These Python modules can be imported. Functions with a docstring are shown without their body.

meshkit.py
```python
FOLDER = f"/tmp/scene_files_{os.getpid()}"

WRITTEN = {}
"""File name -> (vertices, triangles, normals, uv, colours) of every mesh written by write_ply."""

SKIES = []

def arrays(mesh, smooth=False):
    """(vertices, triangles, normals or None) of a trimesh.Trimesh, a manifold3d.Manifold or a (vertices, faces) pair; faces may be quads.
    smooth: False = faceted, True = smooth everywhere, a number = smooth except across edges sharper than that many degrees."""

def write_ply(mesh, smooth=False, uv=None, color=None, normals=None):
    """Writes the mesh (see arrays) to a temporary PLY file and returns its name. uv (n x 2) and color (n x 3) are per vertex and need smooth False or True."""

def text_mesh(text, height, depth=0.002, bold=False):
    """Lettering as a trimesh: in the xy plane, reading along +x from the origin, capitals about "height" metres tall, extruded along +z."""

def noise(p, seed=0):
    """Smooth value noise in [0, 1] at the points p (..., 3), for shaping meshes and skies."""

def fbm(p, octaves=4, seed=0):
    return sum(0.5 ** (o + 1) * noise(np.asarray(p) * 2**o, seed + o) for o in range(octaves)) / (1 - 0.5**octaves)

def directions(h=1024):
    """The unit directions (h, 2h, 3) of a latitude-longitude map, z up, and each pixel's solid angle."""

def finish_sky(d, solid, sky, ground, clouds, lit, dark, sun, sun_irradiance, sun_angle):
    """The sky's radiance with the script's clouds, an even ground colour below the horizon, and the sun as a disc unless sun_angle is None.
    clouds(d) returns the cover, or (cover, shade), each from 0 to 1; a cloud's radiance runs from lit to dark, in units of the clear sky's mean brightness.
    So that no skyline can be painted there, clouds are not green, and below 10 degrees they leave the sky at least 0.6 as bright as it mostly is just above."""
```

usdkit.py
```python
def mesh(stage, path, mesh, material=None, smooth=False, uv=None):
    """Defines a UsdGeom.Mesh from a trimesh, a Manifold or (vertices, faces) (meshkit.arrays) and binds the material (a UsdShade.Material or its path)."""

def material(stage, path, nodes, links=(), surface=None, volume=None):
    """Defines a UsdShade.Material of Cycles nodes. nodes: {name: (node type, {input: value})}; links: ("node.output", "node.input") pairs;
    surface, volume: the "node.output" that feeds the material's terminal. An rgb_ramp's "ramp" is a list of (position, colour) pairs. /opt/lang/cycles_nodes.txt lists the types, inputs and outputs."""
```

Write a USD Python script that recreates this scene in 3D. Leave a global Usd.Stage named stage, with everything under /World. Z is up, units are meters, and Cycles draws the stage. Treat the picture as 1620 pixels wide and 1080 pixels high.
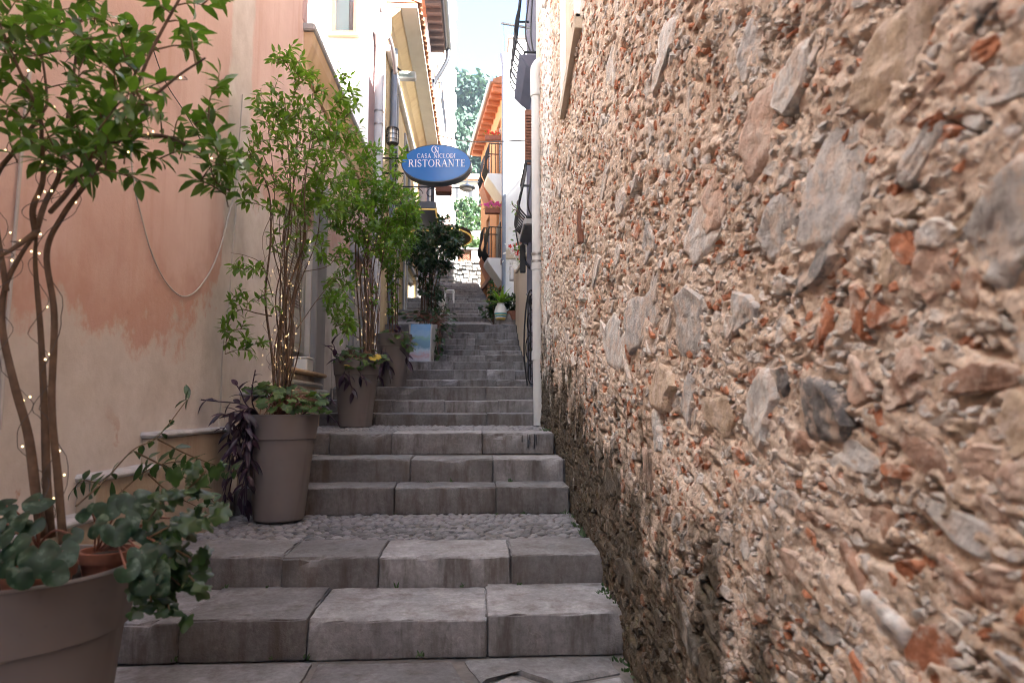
import math
import numpy as np
import trimesh
import usdkit
from meshkit import fbm, noise, text_mesh
from pxr import Usd, UsdGeom, UsdLux, UsdShade, Gf, Sdf, Vt
from shapely.geometry import Polygon, box as sbox
from shapely.ops import unary_union

stage = Usd.Stage.CreateInMemory()
UsdGeom.SetStageUpAxis(stage, UsdGeom.Tokens.z)
UsdGeom.SetStageMetersPerUnit(stage, 1.0)
world = UsdGeom.Xform.Define(stage, "/World")
stage.SetDefaultPrim(world.GetPrim())
UsdGeom.Scope.Define(stage, "/World/Looks")

# ------------------------------------------------------------------ camera
EYE = 1.05
PITCH = math.atan(105 / 1080.0)
YAW = math.atan(0.0509 * math.cos(PITCH))
FOC = 1080.0
_f = np.array([math.sin(YAW) * math.cos(PITCH), math.cos(YAW) * math.cos(PITCH), math.sin(PITCH)])
_r = np.array([math.cos(YAW), -math.sin(YAW), 0.0])
_u = np.cross(_r, _f)
CAM = np.array([0.0, 0.0, EYE])
cam = UsdGeom.Camera.Define(stage, "/World/camera")
m4 = np.eye(4)
m4[0, :3], m4[1, :3], m4[2, :3], m4[3, :3] = _r, _u, -_f, CAM
cam.AddTransformOp().Set(Gf.Matrix4d(m4.tolist()))
cam.CreateHorizontalApertureAttr(36.0)
cam.CreateVerticalApertureAttr(36.0 * 682 / 1024)
cam.CreateFocalLengthAttr(24.0)
cam.CreateClippingRangeAttr(Gf.Vec2f(0.05, 2000))
cam.CreateFStopAttr(3.6)
cam.CreateFocusDistanceAttr(5.4)
cam.CreateExposureAttr(3.78)

# ------------------------------------------------------------------ sky and sun
SUN = np.array([0.62, -0.50, 0.72]); SUN = SUN / np.linalg.norm(SUN)
dome = UsdLux.DomeLight.Define(stage, "/World/sky")
dome.GetPrim().SetCustomDataByKey("kind", "structure")
skymat = usdkit.material(stage, "/World/Looks/sky", {
    "s": ("sky_texture", {"sky_type": "single_scattering", "sun_disc": False, "sun_elevation": math.asin(SUN[2]),
                          "sun_rotation": math.atan2(SUN[0], SUN[1]), "altitude": 100.0, "air_density": 1.0, "aerosol_density": 0.6, "ozone_density": 1.3}),
    "b": ("background_shader", {"strength": 0.052})}, [("s.color", "b.color")], surface="b.background")
UsdShade.MaterialBindingAPI.Apply(dome.GetPrim()).Bind(skymat)
sun = UsdLux.DistantLight.Define(stage, "/World/sun")
sun.CreateNormalizeAttr(True); sun.CreateIntensityAttr(1.25); sun.CreateAngleAttr(0.53)
sun.CreateColorAttr(Gf.Vec3f(1.0, 0.98, 0.95))
_z = SUN; _x = np.cross([0, 0, 1.0], _z); _x /= np.linalg.norm(_x); _y = np.cross(_z, _x)
m4 = np.eye(4); m4[0, :3], m4[1, :3], m4[2, :3] = _x, _y, _z
sun.AddTransformOp().Set(Gf.Matrix4d(m4.tolist()))


# ------------------------------------------------------------------ helpers
def ray(px, py):
    return _f * FOC + _r * (px - 810.0) + _u * (540.0 - py)


def W(px, py, Y):            # point seen at a pixel, on the plane y = Y
    d = ray(px, py); return CAM + d * (Y / d[1])


def WX(px, py, X):           # point seen at a pixel, on the plane x = X
    d = ray(px, py); return CAM + d * (X / d[0])


_used = {}


def path_of(name, parent=None):
    base = (parent if parent else "/World") + "/" + name
    n = _used.get(base, 0); _used[base] = n + 1
    return base if n == 0 else "%s_%03d" % (base, n)


def tag(prim, label=None, cat=None, group=None, kind=None):
    if hasattr(prim, "GetPrim"): prim = prim.GetPrim()
    for k, v in (("label", label), ("category", cat), ("group", group), ("kind", kind)):
        if v: prim.SetCustomDataByKey(k, v)
    return prim


def P(prim):
    return str(prim.GetPath()) if hasattr(prim, "GetPath") else prim


def thing(name, label, cat, loc=(0, 0, 0), rotz=0, group=None):
    p = path_of(name)
    x = UsdGeom.Xform.Define(stage, p)
    x.AddTranslateOp().Set(Gf.Vec3d(*map(float, loc)))
    if rotz: x.AddRotateZOp().Set(float(rotz))
    return tag(x, label, cat, group)


def thing_at(prim):
    t = prim.GetAttribute("xformOp:translate").Get()
    return np.array(t)


def obj(name, mesh, mat, parent=None, smooth=False, off=None, label=None, kind=None, uv=None):
    """One Mesh prim. Geometry is given in world space; off = the parent's origin to subtract."""
    if isinstance(mesh, MB): mesh = mesh.get()
    if isinstance(mesh, trimesh.Trimesh): mesh = (np.array(mesh.vertices), np.array(mesh.faces))
    v, f = np.asarray(mesh[0], float), np.asarray(mesh[1])
    if parent is not None and off is None:
        off = ORIGIN.get(P(parent), None)
    if off is not None: v = v - np.asarray(off)
    path = path_of(name, P(parent) if parent is not None else None)
    m = usdkit.mesh(stage, path, (v, f), mat, smooth=smooth)
    ORIGIN[path] = off if off is not None else np.zeros(3)
    return tag(m, label, None, None, kind)


ORIGIN = {}


def root(name, label, cat, loc=(0, 0, 0), group=None):
    t = thing(name, label, cat, loc, 0, group)
    ORIGIN[P(t)] = np.asarray(loc, float)
    return t


def structure(name):
    x = UsdGeom.Xform.Define(stage, path_of(name)); tag(x, kind="structure"); return x.GetPrim()


def copy_of(src, loc, rotz, label, cat, group=None, name=None, scale=1.0):
    p = path_of(name or src.GetName().rstrip("0123456789_"))
    x = UsdGeom.Xform.Define(stage, p)
    x.GetPrim().GetReferences().AddInternalReference(src.GetPath())
    x.GetPrim().SetInstanceable(True)
    x.ClearXformOpOrder()
    x.GetPrim().GetAttribute("xformOp:translate").Set(Gf.Vec3d(*map(float, loc))) if x.GetPrim().GetAttribute("xformOp:translate") else None
    ops = [UsdGeom.XformOp(x.GetPrim().GetAttribute("xformOp:translate"))]
    r = x.AddRotateZOp(); r.Set(float(rotz)); s = x.AddScaleOp(); s.Set(Gf.Vec3f(scale, scale, scale))
    x.SetXformOpOrder(ops + [r, s])
    return tag(x, label, cat, group)


BOXF = np.array([[0, 2, 1], [0, 3, 2], [4, 5, 6], [4, 6, 7], [0, 1, 5], [0, 5, 4], [1, 2, 6], [1, 6, 5], [2, 3, 7], [2, 7, 6], [3, 0, 4], [3, 4, 7]])


def cframe(t, prev=None):
    t = t / (np.linalg.norm(t) + 1e-12)
    a = prev if prev is not None else (np.array([0, 0, 1.0]) if abs(t[2]) < 0.9 else np.array([1.0, 0, 0]))
    n = a - t * (a @ t)
    if np.linalg.norm(n) < 1e-6:
        a = np.array([0, 1.0, 0]); n = a - t * (a @ t)
    n /= np.linalg.norm(n)
    return n, np.cross(t, n)


class MB:
    def __init__(s): s.v, s.f, s.n = [], [], 0

    def add(s, v, f):
        v = np.asarray(v, float); f = np.asarray(f, int)
        if f.shape[1] == 4: f = np.vstack([f[:, [0, 1, 2]], f[:, [0, 2, 3]]])
        s.v.append(v); s.f.append(f + s.n); s.n += len(v); return s

    def get(s): return np.vstack(s.v), np.vstack(s.f)

    def box(s, x0, x1, y0, y1, z0, z1):
        v = [[x0, y0, z0], [x1, y0, z0], [x1, y1, z0], [x0, y1, z0], [x0, y0, z1], [x1, y0, z1], [x1, y1, z1], [x0, y1, z1]]
        return s.add(v, BOXF)

    def cbox(s, x0, x1, y0, y1, z0, z1, c=0.008):
        pts = []
        for x, sx in ((x0, 1), (x1, -1)):
            for y, sy in ((y0, 1), (y1, -1)):
                for z, sz in ((z0, 1), (z1, -1)):
                    pts += [[x, y + sy * c, z + sz * c], [x + sx * c, y, z + sz * c], [x + sx * c, y + sy * c, z]]
        h = trimesh.convex.convex_hull(np.array(pts))
        return s.add(h.vertices, h.faces)

    def hull(s, pts):
        h = trimesh.convex.convex_hull(np.asarray(pts, float)); return s.add(h.vertices, h.faces)

    def tm(s, m): return s.add(m.vertices, m.faces)

    def tube(s, pts, r, n=6, caps=True):
        pts = np.asarray(pts, float); k = len(pts)
        r = np.broadcast_to(np.asarray(r, float), (k,))
        t = np.gradient(pts, axis=0)
        a = np.arange(n) * 2 * math.pi / n
        V, nrm = [], None
        for i in range(k):
            nrm, b = cframe(t[i], nrm)
            V.append(pts[i] + r[i] * (np.cos(a)[:, None] * nrm + np.sin(a)[:, None] * b))
        V = np.vstack(V); F = []
        for i in range(k - 1):
            for j in range(n):
                F.append([i * n + j, i * n + (j + 1) % n, (i + 1) * n + (j + 1) % n, (i + 1) * n + j])
        F = np.array(F); F = np.vstack([F[:, [0, 1, 2]], F[:, [0, 2, 3]]])
        if caps:
            V = np.vstack([V, pts[0], pts[-1]]); c0, c1 = k * n, k * n + 1
            F = np.vstack([F, [[c0, (j + 1) % n, j] for j in range(n)], [[c1, (k - 1) * n + j, (k - 1) * n + (j + 1) % n] for j in range(n)]])
        return s.add(V, F)

    def lathe(s, prof, c=(0, 0, 0), n=32):
        prof = np.asarray(prof, float); k = len(prof); a = np.arange(n) * 2 * math.pi / n
        V = np.stack([np.outer(prof[:, 0], np.cos(a)), np.outer(prof[:, 0], np.sin(a)), np.repeat(prof[:, 1:2], n, 1)], -1).reshape(-1, 3) + np.asarray(c)
        F = [[i * n + j, i * n + (j + 1) % n, (i + 1) * n + (j + 1) % n, (i + 1) * n + j] for i in range(k - 1) for j in range(n)]
        return s.add(V, F)

    def yz(s, poly, x0, x1):
        """A polygon drawn in (y, z), extruded from x0 to x1."""
        for g in getattr(poly, "geoms", [poly]):
            m = trimesh.creation.extrude_polygon(g, x1 - x0, engine="earcut")
            v = np.array(m.vertices); s.add(np.stack([v[:, 2] + x0, v[:, 0], v[:, 1]], 1), m.faces)
        return s

    def xz(s, poly, y0, y1):
        for g in getattr(poly, "geoms", [poly]):
            m = trimesh.creation.extrude_polygon(g, y1 - y0, engine="earcut")
            v = np.array(m.vertices); s.add(np.stack([v[:, 0], v[:, 2] + y0, v[:, 1]], 1), m.faces[:, ::-1])
        return s


def spline(pts, n=8):
    """Catmull-Rom through the points."""
    p = np.asarray(pts, float)
    if len(p) == 2: return np.array([p[0] + (p[1] - p[0]) * t for t in np.linspace(0, 1, n)])
    q = np.vstack([2 * p[0] - p[1], p, 2 * p[-1] - p[-2]]); out = []
    for i in range(1, len(q) - 2):
        for t in np.linspace(0, 1, n, endpoint=False):
            a, b, c, d = q[i - 1], q[i], q[i + 1], q[i + 2]
            out.append(0.5 * (2 * b + (c - a) * t + (2 * a - 5 * b + 4 * c - d) * t * t + (3 * b - a - 3 * c + d) * t ** 3))
    return np.array(out + [p[-1]])


def block(x0, x1, y0, y1, z0, z1, seed, cell=0.07, rnd=0.014, amp=0.006):
    """A worn stone block: a fine box with rounded, uneven edges."""
    n = [max(2, int(round((b - a) / cell))) for a, b in ((x0, x1), (y0, y1), (z0, z1))]
    def face(ax, side):
        a, b = [k for k in range(3) if k != ax]
        ga = np.linspace(0, 1, n[a] + 1); gb = np.linspace(0, 1, n[b] + 1)
        ga = np.unique(np.concatenate([ga, [min(.5, rnd * 1.2 / ((x1 - x0, y1 - y0, z1 - z0)[a])), 1 - min(.5, rnd * 1.2 / ((x1 - x0, y1 - y0, z1 - z0)[a]))]]))
        gb = np.unique(np.concatenate([gb, [min(.5, rnd * 1.2 / ((x1 - x0, y1 - y0, z1 - z0)[b])), 1 - min(.5, rnd * 1.2 / ((x1 - x0, y1 - y0, z1 - z0)[b]))]]))
        A, B = np.meshgrid(ga, gb, indexing="ij")
        p = np.zeros(A.shape + (3,)); p[..., a], p[..., b], p[..., ax] = A, B, side
        na, nb = A.shape; idx = np.arange(na * nb).reshape(na, nb)
        q = np.stack([idx[:-1, :-1], idx[1:, :-1], idx[1:, 1:], idx[:-1, 1:]], -1).reshape(-1, 4)
        flip = (ax == 1) != (side == 0)
        return p.reshape(-1, 3), q[:, ::-1] if flip else q
    mb = MB()
    for ax in range(3):
        for side in (0, 1):
            mb.add(*face(ax, side))
    v, f = mb.get()
    lo = np.array([x0, y0, z0]); sz = np.array([x1 - x0, y1 - y0, z1 - z0]); v = lo + v * sz
    inner = np.clip(v, lo + rnd, lo + sz - rnd); d = v - inner; L = np.linalg.norm(d, axis=1, keepdims=True)
    v = inner + d / np.maximum(L, 1e-9) * np.minimum(L, rnd)
    cnt = np.clip(L / rnd, 0, 1)
    e = fbm(v * 9 + seed * 3.7, 3, seed)[:, None] - 0.5
    e2 = fbm(v * 26 + seed * 1.3, 2, seed + 5)[:, None] - 0.5
    dirn = d / np.maximum(L, 1e-9)
    nedge = (np.abs(d) > 1e-6).sum(1, keepdims=True) >= 2
    v = v + dirn * (e * amp * 2 + e2 * amp) - dirn * nedge * np.maximum(0, e2 + .1) * amp * 4
    m = trimesh.Trimesh(v, f, process=False); m.merge_vertices(digits_vertex=5)
    return np.array(m.vertices), np.array(m.faces)


# ------------------------------------------------------------------ materials
def mat(name, nodes, links, surface):
    return usdkit.material(stage, "/World/Looks/" + name, nodes, links, surface=surface)


def simple(name, col, rough=0.6, metal=0.0, var=0.12, scale=6.0, bump=0.0, bscale=80.0, dist=0.004, spec=0.4, rnd=0.0):
    c = np.array(col, float)
    n = {"g": ("geometry", {}), "t": ("noise_texture", {"scale": scale, "detail": 5.0, "roughness": 0.6}),
         "r": ("rgb_ramp", {"ramp": [(0.25, tuple(c * (1 - var))), (0.75, tuple(np.minimum(1, c * (1 + var))))]}),
         "p": ("principled_bsdf", {"roughness": rough, "metallic": metal, "specular_ior_level": spec})}
    l = [("g.position", "t.vector"), ("t.fac", "r.fac")]
    out = "r.color"
    if rnd:
        n["o"] = ("object_info", {}); n["mr"] = ("map_range", {"to_min": 1 - rnd, "to_max": 1 + rnd})
        n["h"] = ("hsv", {}); l += [("o.random", "mr.value"), ("mr.result", "h.value"), ("r.color", "h.color")]; out = "h.color"
    l += [(out, "p.base_color")]
    if bump:
        n["bt"] = ("noise_texture", {"scale": bscale, "detail": 4.0, "roughness": 0.65})
        n["b"] = ("bump", {"strength": bump, "distance": dist}); l += [("g.position", "bt.vector"), ("bt.fac", "b.height"), ("b.normal", "p.normal")]
    return mat(name, n, l, "p.BSDF")


def leafmat(name, dark, light, rough=0.38, trans=0.35, tint=None):
    tint = tint or tuple(np.minimum(1, np.array(light) * np.array([1.5, 1.6, .8])))
    n = {"g": ("geometry", {}), "o": ("object_info", {}), "a": ("math", {"math_type": "add"}), "fr": ("math", {"math_type": "fraction"}),
         "r": ("rgb_ramp", {"ramp": [(0.0, dark), (0.6, tuple((np.array(dark) + np.array(light)) / 2)), (1.0, light)]}),
         "p": ("principled_bsdf", {"roughness": rough, "specular_ior_level": 0.5}), "tl": ("translucent_bsdf", {"color": tint}),
         "m": ("mix_closure", {"fac": trans})}
    l = [("g.random_per_island", "a.value1"), ("o.random", "a.value2"), ("a.value", "fr.value1"), ("fr.value", "r.fac"), ("r.color", "p.base_color"),
         ("p.BSDF", "m.closure1"), ("tl.BSDF", "m.closure2")]
    return mat(name, n, l, "m.closure")


def plaster(name, col, col2, stain, bscale=60.0, bump=0.35):
    n = {"g": ("geometry", {}),
         "t1": ("noise_texture", {"scale": 1.3, "detail": 6.0, "roughness": 0.62}), "t2": ("noise_texture", {"scale": 9.0, "detail": 5.0, "roughness": 0.6}),
         "mp": ("mapping", {"scale": (1.0, 4.0, 0.35)}), "t3": ("noise_texture", {"scale": 1.6, "detail": 5.0, "roughness": 0.6}),
         "r1": ("rgb_ramp", {"ramp": [(0.3, col), (0.7, col2)]}), "r3": ("rgb_ramp", {"ramp": [(0.52, (0, 0, 0)), (0.72, (1, 1, 1))]}),
         "m": ("mix_color", {"b": stain}), "ms": ("math", {"math_type": "multiply", "value2": 0.55}),
         "bt": ("noise_texture", {"scale": bscale, "detail": 4.0, "roughness": 0.6}), "b": ("bump", {"strength": bump, "distance": 0.006}),
         "p": ("principled_bsdf", {"roughness": 0.9, "specular_ior_level": 0.15})}
    l = [("g.position", "t1.vector"), ("g.position", "t2.vector"), ("g.position", "mp.vector"), ("mp.vector", "t3.vector"), ("g.position", "bt.vector"),
         ("t1.fac", "r1.fac"), ("t3.fac", "r3.fac"), ("r3.color", "ms.value1"), ("ms.value", "m.fac"), ("r1.color", "m.a"), ("m.result", "p.base_color"),
         ("bt.fac", "b.height"), ("b.normal", "p.normal")]
    return mat(name, n, l, "p.BSDF")


def pink_wall_material():
    """Salmon limewash above an irregular peeling line, bare cream render below it and on the strip of the old downpipe."""
    n = {"g": ("geometry", {}), "s": ("separate_xyz", {}),
         "nb": ("noise_texture", {"scale": 3.2, "detail": 7.0, "roughness": 0.66}), "nf": ("noise_texture", {"scale": 26.0, "detail": 4.0, "roughness": 0.6}),
         # the peel line: 1.37 + .05 (y - 2.5), jumping up by .85 past y = 5
         "yl": ("math", {"math_type": "multiply_add", "value2": 0.05, "value3": 1.245}),
         "yj": ("map_range", {"range_type": "smoothstep", "from_min": 4.75, "from_max": 4.95, "to_min": 0.0, "to_max": 0.95, "clamp": True}),
         "yk": ("map_range", {"range_type": "smoothstep", "from_min": 4.2, "from_max": 4.75, "to_min": 0.0, "to_max": 0.35, "clamp": True}),
         "l1": ("math", {"math_type": "add"}), "l2": ("math", {"math_type": "add"}),
         "d": ("math", {"math_type": "subtract"}), "nn": ("math", {"math_type": "multiply_add", "value2": 1.25, "value3": -0.62}), "dn": ("math", {"math_type": "add"}),
         "k": ("map_range", {"range_type": "smoothstep", "from_min": -0.09, "from_max": 0.12, "to_min": 0.0, "to_max": 1.0, "clamp": True}),
         # the cream strip between y 4.8 and 5.35
         "sa": ("math", {"math_type": "multiply_add", "value2": 0.18, "value3": -0.09}), "sy": ("math", {"math_type": "add"}),
         "c1": ("math", {"math_type": "subtract", "value2": 5.06}), "c2": ("math", {"math_type": "absolute"}),
         "c3": ("map_range", {"range_type": "smoothstep", "from_min": 0.20, "from_max": 0.27, "to_min": 0.0, "to_max": 1.0, "clamp": True}),
         "kk": ("math", {"math_type": "minimum"}),
         "big": ("noise_texture", {"scale": 0.9, "detail": 6.0, "roughness": 0.6}),
         "pk": ("rgb_ramp", {"ramp": [(0.28, (0.53, 0.365, 0.31)), (0.5, (0.625, 0.46, 0.405)), (0.7, (0.70, 0.55, 0.50))]}),
         "cr": ("rgb_ramp", {"ramp": [(0.3, (0.50, 0.445, 0.40)), (0.55, (0.61, 0.56, 0.515)), (0.78, (0.70, 0.66, 0.625))]}),
         # damp, redder limewash just above the peel line
         "dr": ("map_range", {"range_type": "smoothstep", "from_min": 0.0, "from_max": 0.55, "to_min": 0.7, "to_max": 0.0, "clamp": True}),
         "pd": ("mix_color", {"b": (0.47, 0.27, 0.205)}),
         "mv": ("mapping", {"scale": (1.0, 3.5, 0.3)}), "sv": ("noise_texture", {"scale": 1.8, "detail": 5.0, "roughness": 0.65}),
         "sr": ("map_range", {"from_min": 0.5, "from_max": 0.75, "to_min": 0.0, "to_max": 0.45, "clamp": True}),
         "pst": ("mix_color", {"b": (0.48, 0.28, 0.205)}),
         "crs": ("mix_color", {"b": (0.40, 0.20, 0.12)}),
         "rp": ("noise_texture", {"scale": 4.4, "detail": 5.0, "roughness": 0.6}), "rpr": ("map_range", {"from_min": 0.62, "from_max": 0.68, "to_min": 0.0, "to_max": 0.8, "clamp": True}),
         "low": ("map_range", {"range_type": "smoothstep", "from_min": 0.75, "from_max": 1.15, "to_min": 1.0, "to_max": 0.0, "clamp": True}), "rl": ("math", {"math_type": "multiply"}),
         "mix": ("mix_color", {}),
         "hb": ("math", {"math_type": "multiply_add", "value2": 0.35}), "b": ("bump", {"strength": 0.5, "distance": 0.006}),
         "nf2": ("noise_texture", {"scale": 120.0, "detail": 3.0, "roughness": 0.6}),
         "hb2": ("math", {"math_type": "multiply_add", "value2": 0.6}),
         "p": ("principled_bsdf", {"roughness": 0.92, "specular_ior_level": 0.12})}
    l = [("g.position", "s.vector"), ("g.position", "nb.vector"), ("g.position", "nf.vector"), ("g.position", "big.vector"), ("g.position", "nf2.vector"), ("g.position", "rp.vector"),
         ("s.y", "yl.value1"), ("s.y", "yj.value"), ("s.y", "yk.value"), ("yl.value", "l1.value1"), ("yj.result", "l1.value2"), ("l1.value", "l2.value1"), ("yk.result", "l2.value2"),
         ("s.z", "d.value1"), ("l2.value", "d.value2"), ("nb.fac", "nn.value1"), ("d.value", "dn.value1"), ("nn.value", "dn.value2"), ("dn.value", "k.value"),
         ("nb.fac", "sa.value1"), ("s.y", "sy.value1"), ("sa.value", "sy.value2"), ("sy.value", "c1.value1"), ("c1.value", "c2.value1"), ("c2.value", "c3.value"),
         ("k.result", "kk.value1"), ("c3.result", "kk.value2"),
         ("big.fac", "pk.fac"), ("nb.fac", "cr.fac"), ("dn.value", "dr.value"), ("dr.result", "pd.fac"), ("pk.color", "pd.a"),
         ("g.position", "mv.vector"), ("mv.vector", "sv.vector"), ("sv.fac", "sr.value"), ("sr.result", "pst.fac"), ("pd.result", "pst.a"),
         ("rp.fac", "rpr.value"), ("s.z", "low.value"), ("rpr.result", "rl.value1"), ("low.result", "rl.value2"), ("rl.value", "crs.fac"), ("cr.color", "crs.a"),
         ("kk.value", "mix.fac"), ("crs.result", "mix.a"), ("pst.result", "mix.b"), ("mix.result", "p.base_color"),
         ("kk.value", "hb.value1"), ("nf.fac", "hb.value3"), ("nf2.fac", "hb2.value1"), ("hb.value", "hb2.value3"), ("hb2.value", "b.height"), ("b.normal", "p.normal")]
    return mat("pink_limewash", n, l, "p.BSDF")


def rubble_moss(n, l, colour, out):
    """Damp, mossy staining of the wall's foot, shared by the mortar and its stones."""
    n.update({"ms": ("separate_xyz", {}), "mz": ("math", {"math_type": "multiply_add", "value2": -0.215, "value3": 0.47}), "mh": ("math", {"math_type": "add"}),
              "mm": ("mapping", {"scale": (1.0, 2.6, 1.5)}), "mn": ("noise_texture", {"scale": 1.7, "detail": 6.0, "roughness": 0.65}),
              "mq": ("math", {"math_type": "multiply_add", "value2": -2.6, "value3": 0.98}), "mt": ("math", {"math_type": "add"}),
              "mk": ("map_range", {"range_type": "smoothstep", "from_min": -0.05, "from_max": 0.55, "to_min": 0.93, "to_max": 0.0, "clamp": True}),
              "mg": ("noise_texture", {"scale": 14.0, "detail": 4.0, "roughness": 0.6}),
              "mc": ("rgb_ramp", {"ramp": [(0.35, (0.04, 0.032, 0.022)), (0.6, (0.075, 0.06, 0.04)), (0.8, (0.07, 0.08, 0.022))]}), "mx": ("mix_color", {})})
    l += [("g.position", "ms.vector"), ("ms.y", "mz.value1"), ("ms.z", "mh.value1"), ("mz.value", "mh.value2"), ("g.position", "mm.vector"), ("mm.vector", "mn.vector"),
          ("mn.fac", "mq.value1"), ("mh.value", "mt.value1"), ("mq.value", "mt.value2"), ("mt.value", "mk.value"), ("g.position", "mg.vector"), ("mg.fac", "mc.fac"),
          ("mk.result", "mx.fac"), (colour, "mx.a"), ("mc.color", "mx.b"), ("mx.result", out)]


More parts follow.
